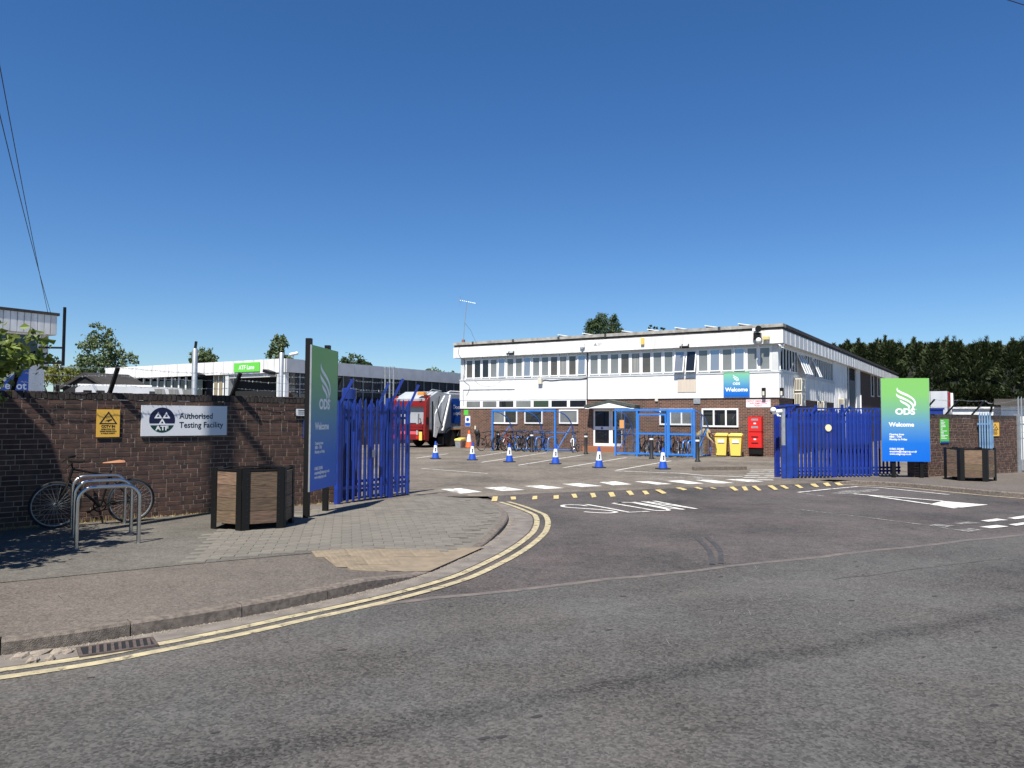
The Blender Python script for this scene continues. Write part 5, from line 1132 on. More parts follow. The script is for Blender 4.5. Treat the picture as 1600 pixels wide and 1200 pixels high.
ordn = ['first', 'second', 'third', 'fourth', 'fifth', 'sixth', 'seventh', 'eighth', 'ninth']
for i, (px, o, a) in enumerate(pos1): bicycle('dark bicycle, %s from the left in the open cycle shelter' % ordn[i], BW(FX(px, 697, o)[0], -o, 0), BAZ + R_(a + 180 * (i % 2)), R_(rb_.uniform(-7, 7)), FRM[i % 4 if i in (3, 5) else (1 if i == 8 else 0)], group='bicycles in the cycle shelters', seg=20, spk=10, guard=CONW if i in (4,) else None)
bicycle('bicycle with white mudguards standing right of the open shelter', BW(FX(899, 697, 1.6)[0], -1.6, 0), BAZ + R_(-75), R_(5), FRM[2], group='bicycles in the cycle shelters', seg=20, spk=10, guard=CONW)
for i, (px, o, a) in enumerate([(1004, 2.6, 85), (1012, 2.5, 100), (1024, 2.6, 80), (1032, 2.6, 98), (1051, 2.7, 84), (1062, 2.6, 100), (1073, 2.7, 88)]): bicycle('dark bicycle, %s from the left inside the enclosed cycle shelter' % ordn[i], BW(FX(px, 705, o)[0], -o, 0), BAZ + R_(a + 180 * (i % 2)), R_(rb_.uniform(-7, 7)), FRM[i % 2], group='bicycles in the cycle shelters', seg=20, spk=10)
# wheeled bins, red cabinets, grit bin, wall items
def wbin(label, px, py):
    x = FX(px, 700, .9)[0]; rt = thing('wheeled_bin', label, 'bin', BW(x, -1.05, 0), BAZ + R_(8), 'yellow wheeled bins')
    b = MB(); b.add([(-.21, -.24, .06), (.21, -.24, .06), (.21, .22, .06), (-.21, .22, .06), (-.27, -.30, .93), (.27, -.30, .93), (.27, .30, .93), (-.27, .30, .93)], [(3, 2, 1, 0), (0, 1, 5, 4), (1, 2, 6, 5), (2, 3, 7, 6), (3, 0, 4, 7), (4, 5, 6, 7)]); b.build('body', YBIN, rt)
    b = MB(); b.box(-.30, .30, -.34, .32, .93, .985); b.ext([(-.27, -.28, .985), (.27, -.28, .985), (.22, -.1, 1.05), (-.22, -.1, 1.05)], (0, .45, .0)); b.build('lid', YBIN, rt)
    for s in (-1, 1): b = MB(); b.lathe([(.1, -.025), (.1, .025)], 14); b.v = [(z + s * .25, x + .24, y + .1) for x, y, z in b.v]; b.build('wheel', RUB, rt)
    b = MB(); b.tube([(-.2, .36, .9), (.2, .36, .9)], .018, 6); b.build('handle', YBIN, rt); b = MB(); b.add([(-.14, -.2905, .62), (.16, -.2905, .62), (.16, -.3005, .78), (-.14, -.3005, .78)], [(0, 1, 2, 3)]); b.v = [(x, y - .012, z) for x, y, z in b.v]; b.build('label_patch', SIGNW, rt)
wbin('yellow wheeled bin on the left of the pair by the brick wall', 1129.5, 713); wbin('yellow wheeled bin on the right of the pair by the brick wall', 1152, 714)
xa, _ = FX(1183, 700); rc_ = thing('emergency_cabinet', 'pair of stacked red emergency cabinets on a black stand against brick wall', 'cabinet', BW(xa, -.02, 0), BAZ)
b = MB(); b.box(-.29, .29, -.32, 0, .12, .40); b.build('stand', BLK, rc_)
for z0_, z1_, sl in ((.40, 1.10, ((.86, .05), (.58, .05))), (1.13, 1.80, ((1.62, .09), (1.28, .09)))):
    b = MB(); b.box(-.30, .30, -.36, 0, z0_, z1_); c = b.build('cabinet', RED, rc_)
    for z, hh in sl: b = MB(); b.box(-.15, .15, -.364, -.36, z, z + hh); b.build('slot', BLK if z0_ < 1 else GALV, c)
    b = MB(); b.box(-.05, .06, -.364, -.36, (z0_ + z1_) / 2 + .0, (z0_ + z1_) / 2 + .06); b.build('label_patch', SIGNW, c)
gbn = thing('grit_bin', 'grey grit bin with yellow lid at the left end of brick wall', 'bin', BW(FX(729, 700)[0], -.62, 0), BAZ); b = MB(); b.add([(-.17, -.2, 0), (.17, -.2, 0), (.17, .2, 0), (-.17, .2, 0), (-.2, -.24, .42), (.2, -.24, .42), (.2, .24, .42), (-.2, .24, .42)], [(3, 2, 1, 0), (0, 1, 5, 4), (1, 2, 6, 5), (2, 3, 7, 6), (3, 0, 4, 7), (4, 5, 6, 7)]); b.build('body', GALV, gbn); b = MB(); b.ext([(-.22, -.26, .42), (-.22, .26, .42), (-.22, .26, .56), (-.22, -.2, .50)], (.44, 0, 0)); b.build('lid', YBIN, gbn)
fbox('green_square_sign', 'small green assembly point sign at the left end of brick wall', 'sign', 725, 732, 640.5, 648.5, GRNS, .015, .003); bsn = fbox('blue_mandatory_sign', 'white and blue mandatory notice under the small green sign', 'sign', 727, 735, 650, 666, SIGNW, .015, .003)
b = MB(); b.lathe([(.10, 0), (.10, .003)], 18); b.v = [(x + bsn['w'] / 2, -.016 - z, y + bsn['h'] * .66) for x, y, z in b.v]; b.build('blue_disc', BLUS, bsn); b = MB(); b.box(.01, bsn['w'] - .01, -.018, -.015, .02, .20); b.build('blue_footer', BLUS, bsn)
hb_ = thing('hose_holder', 'black hanging hose holder on the brick wall near the orange cone', 'holder', BW(FX(747, 682)[0], -.03, FX(747, 682)[1]), BAZ); b = MB(); b.sphere((0, -.1, .25), .19, 10, (.9, .6, 1.0)); b.build('coil', BLKP, hb_, True); b = MB(); b.add([(-.10, -.12, .2), (.17, -.12, .2), (.10, -.1, -.35), (-.02, -.1, -.35), (-.10, 0, .2), (.17, 0, .2), (.10, 0, -.35), (-.02, 0, -.35)], [(0, 1, 2, 3), (4, 7, 6, 5), (0, 4, 5, 1), (1, 5, 6, 2), (2, 6, 7, 3), (3, 7, 4, 0)]); b.build('hanging_loop', BLKP, hb_); b = MB(); b.box(-.2, -.1, -.05, 0, .4, .6); b.build('bracket', BEIGE, hb_)
# person stooping at the right end of the enclosed shelter
pr = thing('person', 'person in tan top and grey trousers stooping at the end of the enclosed shelter', 'person', BW(FX(1094, 708, 1.6)[0], -1.75, 0), BAZ)
b = MB()
for s in (-1, 1): b.tube([(.0, .10 * s, .0), (.01, .10 * s, .06), (-.02, .10 * s, .45), (.03, .09 * s, .80), (.02, .05 * s, .92)], [.05, .05, .065, .085, .10], 8); b.tube([(-.03, .10 * s, .03), (.14, .11 * s, .03)], [.04, .035], 6)
b.build('trousers', GREYC, pr, True)
b = MB(); b.tube([(.0, 0, .88), (.05, 0, .98), (.25, 0, 1.10), (.42, 0, 1.10), (.50, 0, 1.07)], [.13, .15, .17, .15, .07], 10)
for s in (-1, 1): b.tube([(.40, .15 * s, 1.08), (.48, .19 * s, .88), (.62, .16 * s, .74)], [.06, .05, .04], 7)
b.build('body', TANC, pr, True)
b = MB(); b.tube([(.50, 0, 1.07), (.56, 0, 1.06)], .05, 8); b.sphere((.64, 0, 1.03), .105, 10, (1, .82, 1.12)); b.sphere((.745, 0, 1.0), .02, 6)
for s in (-1, 1):
    b.sphere((.64, .09 * s, 1.03), .022, 6); b.sphere((.65, .16 * s, .71), .036, 8, (1, .6, 1.2))
    for f in range(4): b.tube([(.66 + .012 * f, .16 * s + .014 * (f - 1.5), .69), (.68 + .012 * f, .16 * s + .014 * (f - 1.5), .64), (.68 + .01 * f, .15 * s, .61)], .008, 5)
b.build('head_and_hands', SKIN, pr, True, kind='stuff'); b = MB(); b.sphere((.63, 0, 1.065), .108, 10, (1, .86, .95)); b.build('hair', HAIR, pr, True)

# ------------------------------------------------------------------ refuse lorry beside the office
tp = G(664, 700, .05); tr = thing('refuse_lorry', 'white and red refuse lorry parked behind the left end of the office', 'lorry', (tp.x, tp.y, .05), math.pi / 2 - R_(32.54))
# local x forward, y to the left; right flank at y=0, rear at x=0
def tb_(name, m, x0, x1, y0, y1, z0, z1, par=None): b = MB(); b.box(x0, x1, y0, y1, z0, z1); return b.build(name, m, par or tr)
tb_('chassis', BLK, .6, 8.6, .55, 1.95, .55, .95); tb_('body', TRG, 2.3, 7.2, .03, 2.47, 1.15, 3.05); tb_('body_roof', TRW, 2.3, 7.2, .1, 2.4, 3.05, 3.15); tb_('side_skirt', TRW, 2.4, 7.0, .0, .06, 1.02, 1.15)
tb_('side_stripe', AMB, 2.4, 7.0, -.004, .0, .98, 1.03)
ad = tb_('advert_panel', BLUS, 2.42, 6.6, .0, .03, 1.36, 2.80)
b = MB(); b.ext([(.35, .04, 1.05), (2.3, .04, .75), (2.3, .04, 3.05), (1.2, .04, 3.18), (.25, .04, 2.75)], (0, 2.42, 0)); b.build('tailgate', TRG, tr)
b = MB(); b.ext([(.75, -.03, .62), (.95, -.03, .55), (2.10, -.03, 2.95), (1.75, -.03, 2.95), (.85, -.03, 1.9)], (0, .07, 0)); b.build('ram_arm', TRW, tr); b = MB(); b.bar((1.5, -.06, .95), (2.2, -.06, 3.0), .12, .07); b.build('ram', TRW, tr)
b = MB(); b.ext([(0, .02, .45), (.35, .02, .38), (.42, .02, 2.9), (.10, .02, 2.6)], (0, .16, 0)); b.build('rear_pillar', REDT, tr); b = MB(); b.ext([(0, 2.32, .45), (.35, 2.32, .38), (.42, 2.32, 2.9), (.10, 2.32, 2.6)], (0, .16, 0)); b.build('rear_pillar', REDT, tr)
tb_('hopper', BLK, .4, .6, .18, 2.32, .6, 2.3); tb_('rear_header', REDT, .1, .5, .18, 2.32, 2.3, 2.62); tb_('rear_bumper', REDT, -.12, .2, .1, 2.4, .45, .72); tb_('lift_plate', TRG, .15, .25, .5, 1.5, 1.38, 1.58); tb_('lift_bar', REDT, .0, .14, .2, 2.3, 1.0, 1.14); tb_('warning_board', mat('chevron_red', (.6, .1, .12), .5), .05, .1, .5, 1.9, .74, .98)
tb_('roof_beacon', AMB, .2, .5, .3, .75, 2.95, 3.12); tb_('roof_frame', REDT, .1, 1.2, .1, .2, 2.75, 2.95); tb_('yellow_plate', YBIN, -.14, -.12, .12, .32, .42, .9)
for k in range(6): tb_('chevron_stripe', [REDT, YBIN][k % 2], .135, .148, .3 + k * .32, .3 + k * .32 + .30, 2.32, 2.58)
for y0_ in (.55, 1.35, 1.9): tb_('lift_arm', TRG, .02, .16, y0_, y0_ + .1, .72, 1.9)
tb_('hopper_lip', REDT, .0, .42, .18, 2.32, 1.16, 1.32); tb_('control_box', BLK, .12, .3, .0, .1, 1.3, 1.7); tb_('work_lamp', GALV, .05, .15, .35, .5, 2.62, 2.74); tb_('work_lamp', GALV, .05, .15, 1.95, 2.1, 2.62, 2.74); tb_('ladder_rail', BLK, .62, .68, -.02, .03, .8, 2.6)
b = MB(); b.tube([(1.2, -.05, 2.9), (1.0, -.07, 2.2), (1.25, -.06, 1.5), (1.6, -.05, 1.1)], .025, 6); b.build('hydraulic_hose', BLK, tr, True)
b = MB(); b.tube([(.45, .3, 3.0), (.9, .25, 3.28), (1.8, .3, 3.22)], .03, 6); b.build('roof_pipe', GALV, tr, True)
tb_('side_marker', AMB, 1.0, 1.1, -.035, .03, 1.1, 1.16); tb_('grime_panel', mat('grimy_grey', (.20, .20, .19), .7, col2=(.33, .34, .34), scale=4), 1.0, 2.28, .02, .04, .80, 1.12)
for y0_ in (.3, 2.0): tb_('tail_light', mat('tail_light', (.5, .02, .02), .3), -.13, -.12, y0_, y0_ + .25, .5, .66)
b = MB(); b.tube([(2.4, .3, 3.16), (2.6, .25, 3.24), (4.2, .25, 3.24), (4.4, .3, 3.16)], .03, 6); b.build('roof_rail', TRW, tr)
tb_('cab', TRW, 7.35, 9.0, .05, 2.45, .8, 3.0); tb_('cab_window', GLD, 7.7, 8.7, .04, .05, 1.9, 2.7); tb_('windscreen', GLD, 9.0, 9.01, .2, 2.3, 1.8, 2.8)
for x in (2.35, 3.65, 7.9):
    for y_ in (.14, 2.36):
        w = bpy.data.objects.new('wheel', None); COL.objects.link(w); w.parent = tr; w.location = (x, y_, .5); b = MB(); b.lathe([(.27, -.14), (.47, -.14), (.5, -.1), (.5, .1), (.47, .14), (.27, .14)], 24); b.v = [(x_, z_, y__) for x_, y__, z_ in b.v]; b.build('tyre', RUB, w, True); b = MB(); b.lathe([(.08, -.13), (.27, -.12), (.27, .12), (.08, .1)], 16); b.v = [(x_, z_, y__) for x_, y__, z_ in b.v]; b.build('rim', GALV, w, True)
    if x < 5:
        b = MB(); b.tube([(x + .6 * math.cos(t), .03, .5 + .6 * math.sin(t)) for t in [R_(10 + 160 * i / 10) for i in range(11)]], .035, 6); b.build('mudguard', BLKP, tr, True)
    tb_('mud_flap', BLKP, x - .66, x - .63, .03, .45, .15, .6)
for s, z, sz in (('Does your', 2.2, .34), ('recycle', 1.85, .30)): txt(s, sz, PRINT, tr, Matrix.Translation((2.55, -.004, z)) @ Matrix.Rotation(math.pi / 2, 4, 'X'), 'lettering', .004, ex=.001)

# ------------------------------------------------------------------ workshop building at the back left
FX2 = Vector((math.sin(R_(32.54)), math.cos(R_(32.54)), 0))
ac = D(447, 560, 42); ACZ = ac.z; AC = Vector((ac.x, ac.y, .05))
ws_ = thing('workshop_building', 'low grey workshop building with white fascia behind the left wall', 'building', AC, BAZ)
def wbx(name, m, x0, x1, y0, y1, z0, z1): b = MB(); b.box(x0, x1, y0, y1, z0, z1); return b.build(name, m, ws_)
def AX(px, py): d = ray(px, py); t = (AC - CP).dot(BY) / d.dot(BY); p = CP + d * t; return (p - AC).dot(BX), p.z - .05
def AY(px, py): d = ray(px, py); t = (AC - CP).dot(BX) / d.dot(BX); p = CP + d * t; return (p - AC).dot(BY), p.z - .05
atop = ACZ - .05; abot = atop - .75; aL = AX(166, 580)[0]; aD = 34.
wbx('core', SEEDARK, aL + .4, -.5, .5, aD, 0, abot + .2); wbx('roof', BLACKT, aL, 0, 0, aD, abot + .2, atop - .06)
GREYF = mat('grey_fascia', (.50, .52, .54), .45, col2=(.44, .46, .48), scale=2)
n = 20
for i in range(n): w = -aL / n; wbx('fascia_panel', FASW, aL + i * w + .012, aL + (i + 1) * w - .012, -.06, .0, abot, atop)
n = 26
for i in range(n): w = aD / n; wbx('side_fascia_panel', GREYF, 0, .06, i * w + .012, (i + 1) * w - .012, abot, atop)
wbx('fascia_back', BLACKT, aL, -.001, .001, .1, abot + .02, atop - .02); wbx('side_fascia_back', BLACKT, -.1, -.001, .1, aD, abot + .02, atop - .02)
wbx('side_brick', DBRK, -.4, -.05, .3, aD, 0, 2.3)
for i in range(40): y0_ = .3 + i * .84; b = MB(); b.box(-.25, -.2, y0_ + .05, y0_ + .80, 2.3, abot - .02); b.build('side_pane', GLD, ws_); wbx('side_mullion', GALV, -.22, -.14, y0_ - .03, y0_ + .03, 2.3, abot)
wbx('side_transom', GALV, -.22, -.15, .3, aD, 3.2, 3.25)
x0_, x1_ = AX(357, 600)[0], AX(432, 600)[0]; wbx('door_jamb', GREYW, x0_ - .3, x0_, .0, .4, 0, abot); wbx('door_jamb', GREYW, x1_, x1_ + .25, .0, .4, 0, abot); wbx('door_head', GREYW, x0_, x1_, .05, .4, abot - .22, abot)
wbx('green_shutter', GSHUT, x0_, x1_, .42, .46, 0, 2.75); 
for i in range(7): wbx('shutter_mullion', BLK, x0_ + (x1_ - x0_) * i / 7 - .03, x0_ + (x1_ - x0_) * i / 7 + .03, .40, .43, 0, 2.75)
xc0, xc1 = AX(329, 600)[0], AX(352, 600)[0]
for i in range(3): wbx('curtained_window', [CURT, CURT, GLD][i], xc0 + (xc1 - xc0) * i / 3 + .08, xc0 + (xc1 - xc0) * (i + 1) / 3 - .08, .18, .22, 2.3, abot - .05)
wbx('window_surround', UPVC, xc0 - .05, xc1 + .05, .22, .30, 2.2, abot); wbx('spandrel_brick', DBRK, xc0 - .1, xc1 + .1, .2, .5, 0, 2.2)
for i in range(11): xx = AX(185 + i * 11, 600)[0]; wbx('strip_pane', GLD, xx + .1, xx + .9, .30, .34, 2.9, 3.9); wbx('strip_mullion', UPVC, xx - .06, xx + .06, .26, .36, 2.7, abot)
wbx('corner_post', UPVC, -.45, -.1, .02, .3, 0, abot)
sg = thing('workshop_sign', 'bright green lane sign on the white fascia of the workshop', 'sign', AC + BX * AX(368, 570)[0] - BY * .08 + Vector((0, 0, abot + .10)), BAZ); sw_ = AX(408, 570)[0] - AX(368, 570)[0]; b = MB(); b.box(0, sw_, -.03, 0, 0, .52); b.build('plate', mat('bright_green', (.13, .56, .06), .4), sg); txt('ATF Lane', .34, PRINT, sg, face_mat(sw_ / 2, .14, -.033), 'lettering', .006, 'CENTER', .001)
for px, lb in ((319, 'dark floodlight under the middle of the workshop fascia'), (428, 'dark floodlight under the workshop fascia near its corner')):
    x, _ = AX(px, 580); rt = thing('floodlight', lb, 'light', AC + BX * x - BY * .15 + Vector((0, 0, abot - .05)), BAZ); b = MB(); b.box(-.35, .25, -.35, .05, -.02, .14, Matrix.Rotation(R_(15), 4, 'Y')); b.build('housing', BLK, rt); b = MB(); b.bar((0, 0, .05), (0, .2, .1), .06); b.build('bracket', BLK, rt)
# depot building at the far left edge
dc = D(92, 494, 25); DC = Vector((dc.x, dc.y, .05)); dtop = dc.z - .05; dbot = dtop - .62
dp = thing('depot_building', 'white depot building with ribbed fascia at the left edge', 'building', DC, BAZ)
def dbx(name, m, x0, x1, y0, y1, z0, z1): b = MB(); b.box(x0, x1, y0, y1, z0, z1); return b.build(name, m, dp)
def DYZ(px, py, off=-.34): d = ray(px, py); t = (DC + BX * off - CP).dot(BX) / d.dot(BX); p = CP + d * t; return (p - DC).dot(BY), p.z - .05
yw = DYZ(69, 600)[0]; yp0 = DYZ(63, 560)[0]; yp1 = DYZ(73, 560)[0]; zwin = DYZ(45, 566)[1]
dbx('wall', WHITE, -8, -.35, -9, yw, 0, dbot); dbx('roof', BLACKT, -8.2, .06, -9.2, .0, dtop, dtop + .09); dbx('fascia_core', FASW, -8, -.02, -9, -.06, dbot, dtop)
for i in range(40): dbx('fascia_rib', FASW, -.02, .03, -.25 - i * .2, -.07 - i * .2, dbot, dtop)
for i in range(12): dbx('fascia_rib', FASW, -.4 - i * .3, -.15 - i * .3, -.06, .0, dbot, dtop)
dbx('grey_pier', GREYW, -.36, -.26, yp0, yp1, zwin - .15, dbot); dbx('window_frame', UPVC, -.35, -.30, -5.0, yp0 - .01, zwin - .06, dbot); dbx('window_pane', GLD, -.305, -.295, -4.9, yp0 - .12, zwin + .03, dbot - .05)
def DYZ(px, py, off=-.34): d = ray(px, py); t = (DC + BX * off - CP).dot(BX) / d.dot(BX); p = CP + d * t; return (p - DC).dot(BY), p.z - .05
ya, za = DYZ(45, 571); yb, zb = DYZ(-10, 617); dsn = thing('depot_sign', 'blue depot sign with pale lettering on the far left building', 'sign', DC + BX * -.345 + BY * yb + Vector((0, 0, zb)), BAZ + math.pi / 2); b = MB(); b.box(0, ya - yb, -.02, 0, 0, za - zb); b.build('plate', BLUS, dsn)
b = MB(); b.ext([(.1, -.0205, .45), (.28, -.0205, .42), (ya - yb - .2, -.0205, za - zb - .08), (ya - yb - .5, -.0205, za - zb - .05)], (0, -.002, 0)); b.build('stripe', PRINT, dsn); txt('Depot', .34, PRINT, dsn, face_mat(ya - yb - .95, .20, -.022), 'lettering', .006, ex=.001)
lad = thing('steel_frame', 'dark steel sign frame projecting from the corner of depot building', 'frame', DC, BAZ); b = MB(); b.bar((.25, .05, dbot - 1.0), (.25, .05, dtop + .28), .07); b.build('upright', BLK, lad)
for z in (dbot - .42, dbot - .92): b = MB(); b.bar((-.4, -.5, z), (.25, .05, z), .06); b.build('cross_bar', BLK, lad)
camera_bullet('white bullet camera on the grey pier of the depot building', tuple(DC + BX * -.05 + BY * -.55 + Vector((0, 0, DYZ(72, 555)[1]))), BAZ + R_(-20), 1.4, .3)
# dark open-sided canopy roof behind the wall
cp_ = D(130, 585, 36); cn = thing('canopy_shed', 'dark open-sided shed with shallow pitched sheet roof behind the wall', 'shed', (cp_.x, cp_.y, .05), BAZ); b = MB(); b.ext([(-2.1, 0, 3.1), (0, 0, 3.72), (2.1, 0, 3.0), (2.1, 0, 2.88), (0, 0, 3.58), (-2.1, 0, 2.95)], (0, 2.2, 0)); b.build('roof', CANO, cn)
for x in (-2.0, 0, 2.0):
    for y_ in (.3, 1.9): b = MB(); b.box(x - .08, x + .08, y_ - .08, y_ + .08, 0, 2.9); b.build('post', BLK, cn)
b = MB(); b.box(-2.05, 2.05, 2.05, 2.15, 0, 2.9); b.build('back_wall', CANO, cn); b = MB(); b.ext([(-1.95, .1, 0), (1.95, .1, 0), (1.95, .1, 2.93), (0, .1, 3.55), (-1.95, .1, 2.98)], (0, .05, 0)); b.build('gable_shade', SEEDARK, cn)  # near-black front sheet stands in for the shade inside the open shed
# white motorhome-like bus whose roof shows over the wall
va, vb_ = D(118, 602, 23), D(312, 604, 24.5); vd = (vb_ - va); vd.z = 0; vl = vd.length
bu = thing('minibus', 'white minibus with sloping windscreen whose roof shows over the brick wall', 'bus', (va.x, va.y, .05), math.atan2(vd.y, vd.x)); h_ = va.z - .05
b = MB(); b.ext([(0, 0, .35), (vl, 0, .35), (vl, 0, h_ - .55), (vl - .55, 0, h_ - .02), (vl * .62, 0, h_), (.1, 0, h_), (0, 0, h_ - .1)], (0, 2.1, 0)); b.build('body', TRW, bu)
b = MB(); b.box(.05, vl * .6, .1, 2.0, h_, h_ + .05); b.build('roof_rail', UPVC, bu)
for f in (.06, .16, .58): b = MB(); b.box(vl * f, vl * f + .22, -.012, 0, h_ - .45, h_ - .14); b.build('side_window', GLD, bu)
for i in range(3): b = MB(); x0_ = vl * (.62 + .115 * i); b.ext([(x0_ + .05, -.014, h_ - .30), (x0_ + vl * .10, -.014, h_ - .30), (x0_ + vl * .10 - .06, -.014, h_ - .06), (x0_ + .0, -.014, h_ - .06)], (0, .012, 0)); b.build('cab_window', BLIND, bu)
for x in (.9, vl - .9):
    for y_ in (.1, 2.0): b = MB(); b.lathe([(.12, -.1), (.33, -.1), (.33, .1), (.12, .1)], 18); b.v = [(x_ + x, z_ + y_, y__ + .33) for x_, y__, z_ in b.v]; b.build('wheel', RUB, bu, True)
# steel columns behind the wall
for px, pt, lb, Y, cap in ((305, 546, 'grey steel column with black aerial behind the wall', 19, True), (440, 552, 'plain grey steel column in front of the workshop corner', 22, False)):
    p = D(px, pt, Y); rt = thing('steel_column', lb, 'post', (p.x, p.y, .05)); b = MB(); b.lathe([(.065, 0), (.065, p.z - .05), (.05, p.z - .03)], 14); b.build('column', GALV, rt, True)
    if cap: b = MB(); b.bar((0, 0, p.z - .05), (.02, 0, p.z + .15), .05); b.build('aerial', BLK, rt)
cmr = camera_bullet('white camera on a bracket at the workshop corner', tuple(D(459, 553, 40)), R_(20), 1.5, -.25)
for px, w_ in ((602, 'left'), (609, 'middle'), (615, 'right')):
    p = D(px, 576, 40); rt = thing('thin_post', 'thin pale vent post before the workshop windows, %s of three' % w_, 'post', (p.x, p.y, .05), 0, 'thin vent posts'); b = MB(); b.tube([(0, 0, 0), (0, 0, p.z)], .04, 6); b.build('tube', GALV, rt); b = MB(); b.lathe([(.06, 0), (.06, .1)], 8, (0, 0, p.z - .05)); b.build('cap', GALV, rt)

# ------------------------------------------------------------------ right background
bx_ = D(1452, 613, 40); bt = thing('box_trailer', 'grey box trailer behind the right wall', 'trailer', (bx_.x - 1.3, bx_.y + .8, .05), BAZ); zt = bx_.z; bw_ = (D(1481, 613, 40).x - bx_.x) * .88 + 1.5
for i in range(3): b = MB(); b.box(bw_ * i / 3 + .01, bw_ * (i + 1) / 3 - .01, 0, 6, .9, zt); b.build('body_panel', GREYF, bt)
b = MB(); b.box(0, bw_, .2, 6, .5, .9); b.build('chassis', BLK, bt); b = MB(); b.box(bw_ + .02, bw_ + .12, 0, .3, zt - .85, zt - .05); b.build('red_edge', REDT, bt); b = MB(); b.box(bw_ + .14, bw_ + .24, 0, .1, .9, zt - .1); b.build('light_post', UPVC, bt)
for x in (.5, bw_ - .5): b = MB(); b.lathe([(.1, -.15), (.45, -.15), (.45, .15), (.1, .15)], 18); b.v = [(x_ + x, z_ + .4, y__ + .45) for x_, y__, z_ in b.v]; b.build('wheel', RUB, bt, True)
bk = D(1452, 641, 36); bkk = thing('blue_skip', 'blue skip edge just above the right wall', 'skip', (bk.x - 1.2, bk.y, .05)); b = MB(); b.box(0, 1.85, 0, 1.5, .3, bk.z); b.build('body', BLUE, bkk); b = MB(); b.box(-.04, 1.89, -.04, 1.54, bk.z - .02, bk.z + .06); b.build('rim', BLUE, bkk); b = MB(); b.box(.1, 1.75, .1, 1.4, 0, .3); b.build('skid', BLK, bkk)
wr = D(1488, 638.5, 38); wb_ = thing('white_cabin', 'long low white portable cabin behind the right wall', 'cabin', (wr.x, wr.y, .05), BAZ); L_ = 2.3
for i in range(4): b = MB(); b.box(0, L_, 0, 3, wr.z - .05 - .22 * (i + 1) + .01, wr.z - .05 - .22 * i); b.build('board', WHITE, wb_)
b = MB(); b.box(0, L_, .02, 3, 0, wr.z - .93); b.build('base_wall', GREYW, wb_); b = MB(); b.box(-.1, L_ + .1, -.1, 3.1, wr.z - .05, wr.z + .03); b.build('roof', FASW, wb_)
w2 = D(1564, 633, 34); wh = thing('white_building', 'white boarded outbuilding with dark roof at the right edge', 'building', (w2.x, w2.y, .05), BAZ)
for i in range(6): b = MB(); b.box(0, 7, 0, 4, w2.z - .05 - .24 * (i + 1) + .01, w2.z - .05 - .24 * i); b.build('board', WHITE, wh)
b = MB(); b.box(0, 7, .02, 4, 0, w2.z - 1.49); b.build('base_wall', WHITE, wh); b = MB(); b.ext([(-.25, -.3, w2.z - .05), (7.2, -.3, w2.z - .05), (7.2, -.1, w2.z + .22), (-.25, -.1, w2.z + .22)], (0, 4.4, .1)); b.build('roof', CANO, wh)

# ------------------------------------------------------------------ trees
def tree(name, label, base, h, lobes, n, size, m, trunk=.12, seed=1, limbs=6, lean=0., group=None, aspect=.6):
    rt = thing(name, label, 'tree', base, 0, group); r = random.Random(seed); b = MB(); top = h * .8
    P = [(lean * t * t * h + r.uniform(-.03, .03) * h * (0 < t < 1), r.uniform(-.02, .02) * h * (0 < t < 1), top * t) for t in [i / 6 for i in range(7)]]
    b.tube(P, [trunk * (1 - .8 * i / 6) for i in range(7)], 8)
    for i in range(limbs):
        t = .35 + .55 * i / limbs; k = int(t * 6); p = Vector(P[k]); l = r.choice(lobes); q = Vector(l[:3]) + Vector((r.uniform(-.5, .5) * l[3][0], r.uniform(-.5, .5) * l[3][1], r.uniform(-.2, .4) * l[3][2])); md = p.lerp(q, .5) + Vector((0, 0, -.04 * h)); b.tube([p, md, q], [trunk * .45, trunk * .28, trunk * .08], 6)
    b.build('trunk', BARK, rt, True); link('crown', leaf_mesh(lobes, n, size, seed + 50, aspect), m, rt); return rt
def T(px, py_top, Y, base=.05): p = D(px, py_top, Y); return Vector((p.x, p.y, base)), p.z - base
p, h = T(163, 502, 62); tree('birch_tree', 'tall loose birch tree rising behind the shed and workshop', p, h, [(-.2, 0, h - 1.0, (.8, .8, 1.1)), (-.3, 0, h - 2.5, (1.5, 1.4, 1.4)), (-.4, 0, h - 4.0, (1.9, 1.6, 1.3)), (.1, 0, h - 5.2, (2.0, 1.8, 1.0)), (2.0, 0, h - 3.6, (.75, .8, 1.2)), (1.2, 0, h - 2.2, (.7, .7, .8))], 6200, .25, LEAFB, .2, 2)
p, h = T(437, 524, 60); tree('young_birch', 'small upright tree rising above the workshop corner', p, h, [(0, 0, h - .8, (.55, .6, .9)), (-.2, 0, h - 2.0, (.8, .8, .8)), (.9, 0, h - 2.3, (.6, .6, .6))], 2600, .25, LEAFB, .12, 5)
p, h = T(320, 546, 75); tree('distant_tree', 'small pale tree just above the workshop roof by the column', p, h, [(-.2, 0, h - 1.0, (1.2, 1.2, 1.0)), (.8, 0, h - 1.6, (1.0, 1, .8))], 2400, .3, LEAFB, .15, 6)
p, h = T(553, 554, 70); tree('round_tree', 'rounded green tree crown above the workshop roof beside tall sign', p, h, [(0, 0, h - .9, (1.2, 1.2, .8)), (-1.0, 0, h - 1.3, (1.0, 1, .8)), (1.0, 0, h - 1.3, (.9, 1, .7)), (0, 0, h - 2.2, (1.8, 1.5, 1.0))], 4500, .26, LEAFD, .2, 7)
p, h = T(680, 577, 90); tree('far_tree', 'far green tree crown just above the workshop roof near the office', p, h, [(0, 0, h - .8, (2.6, 1.5, .7)), (-2, 0, h - 1.2, (1.4, 1.2, .6))], 1500, .35, LEAFB, .2, 8)
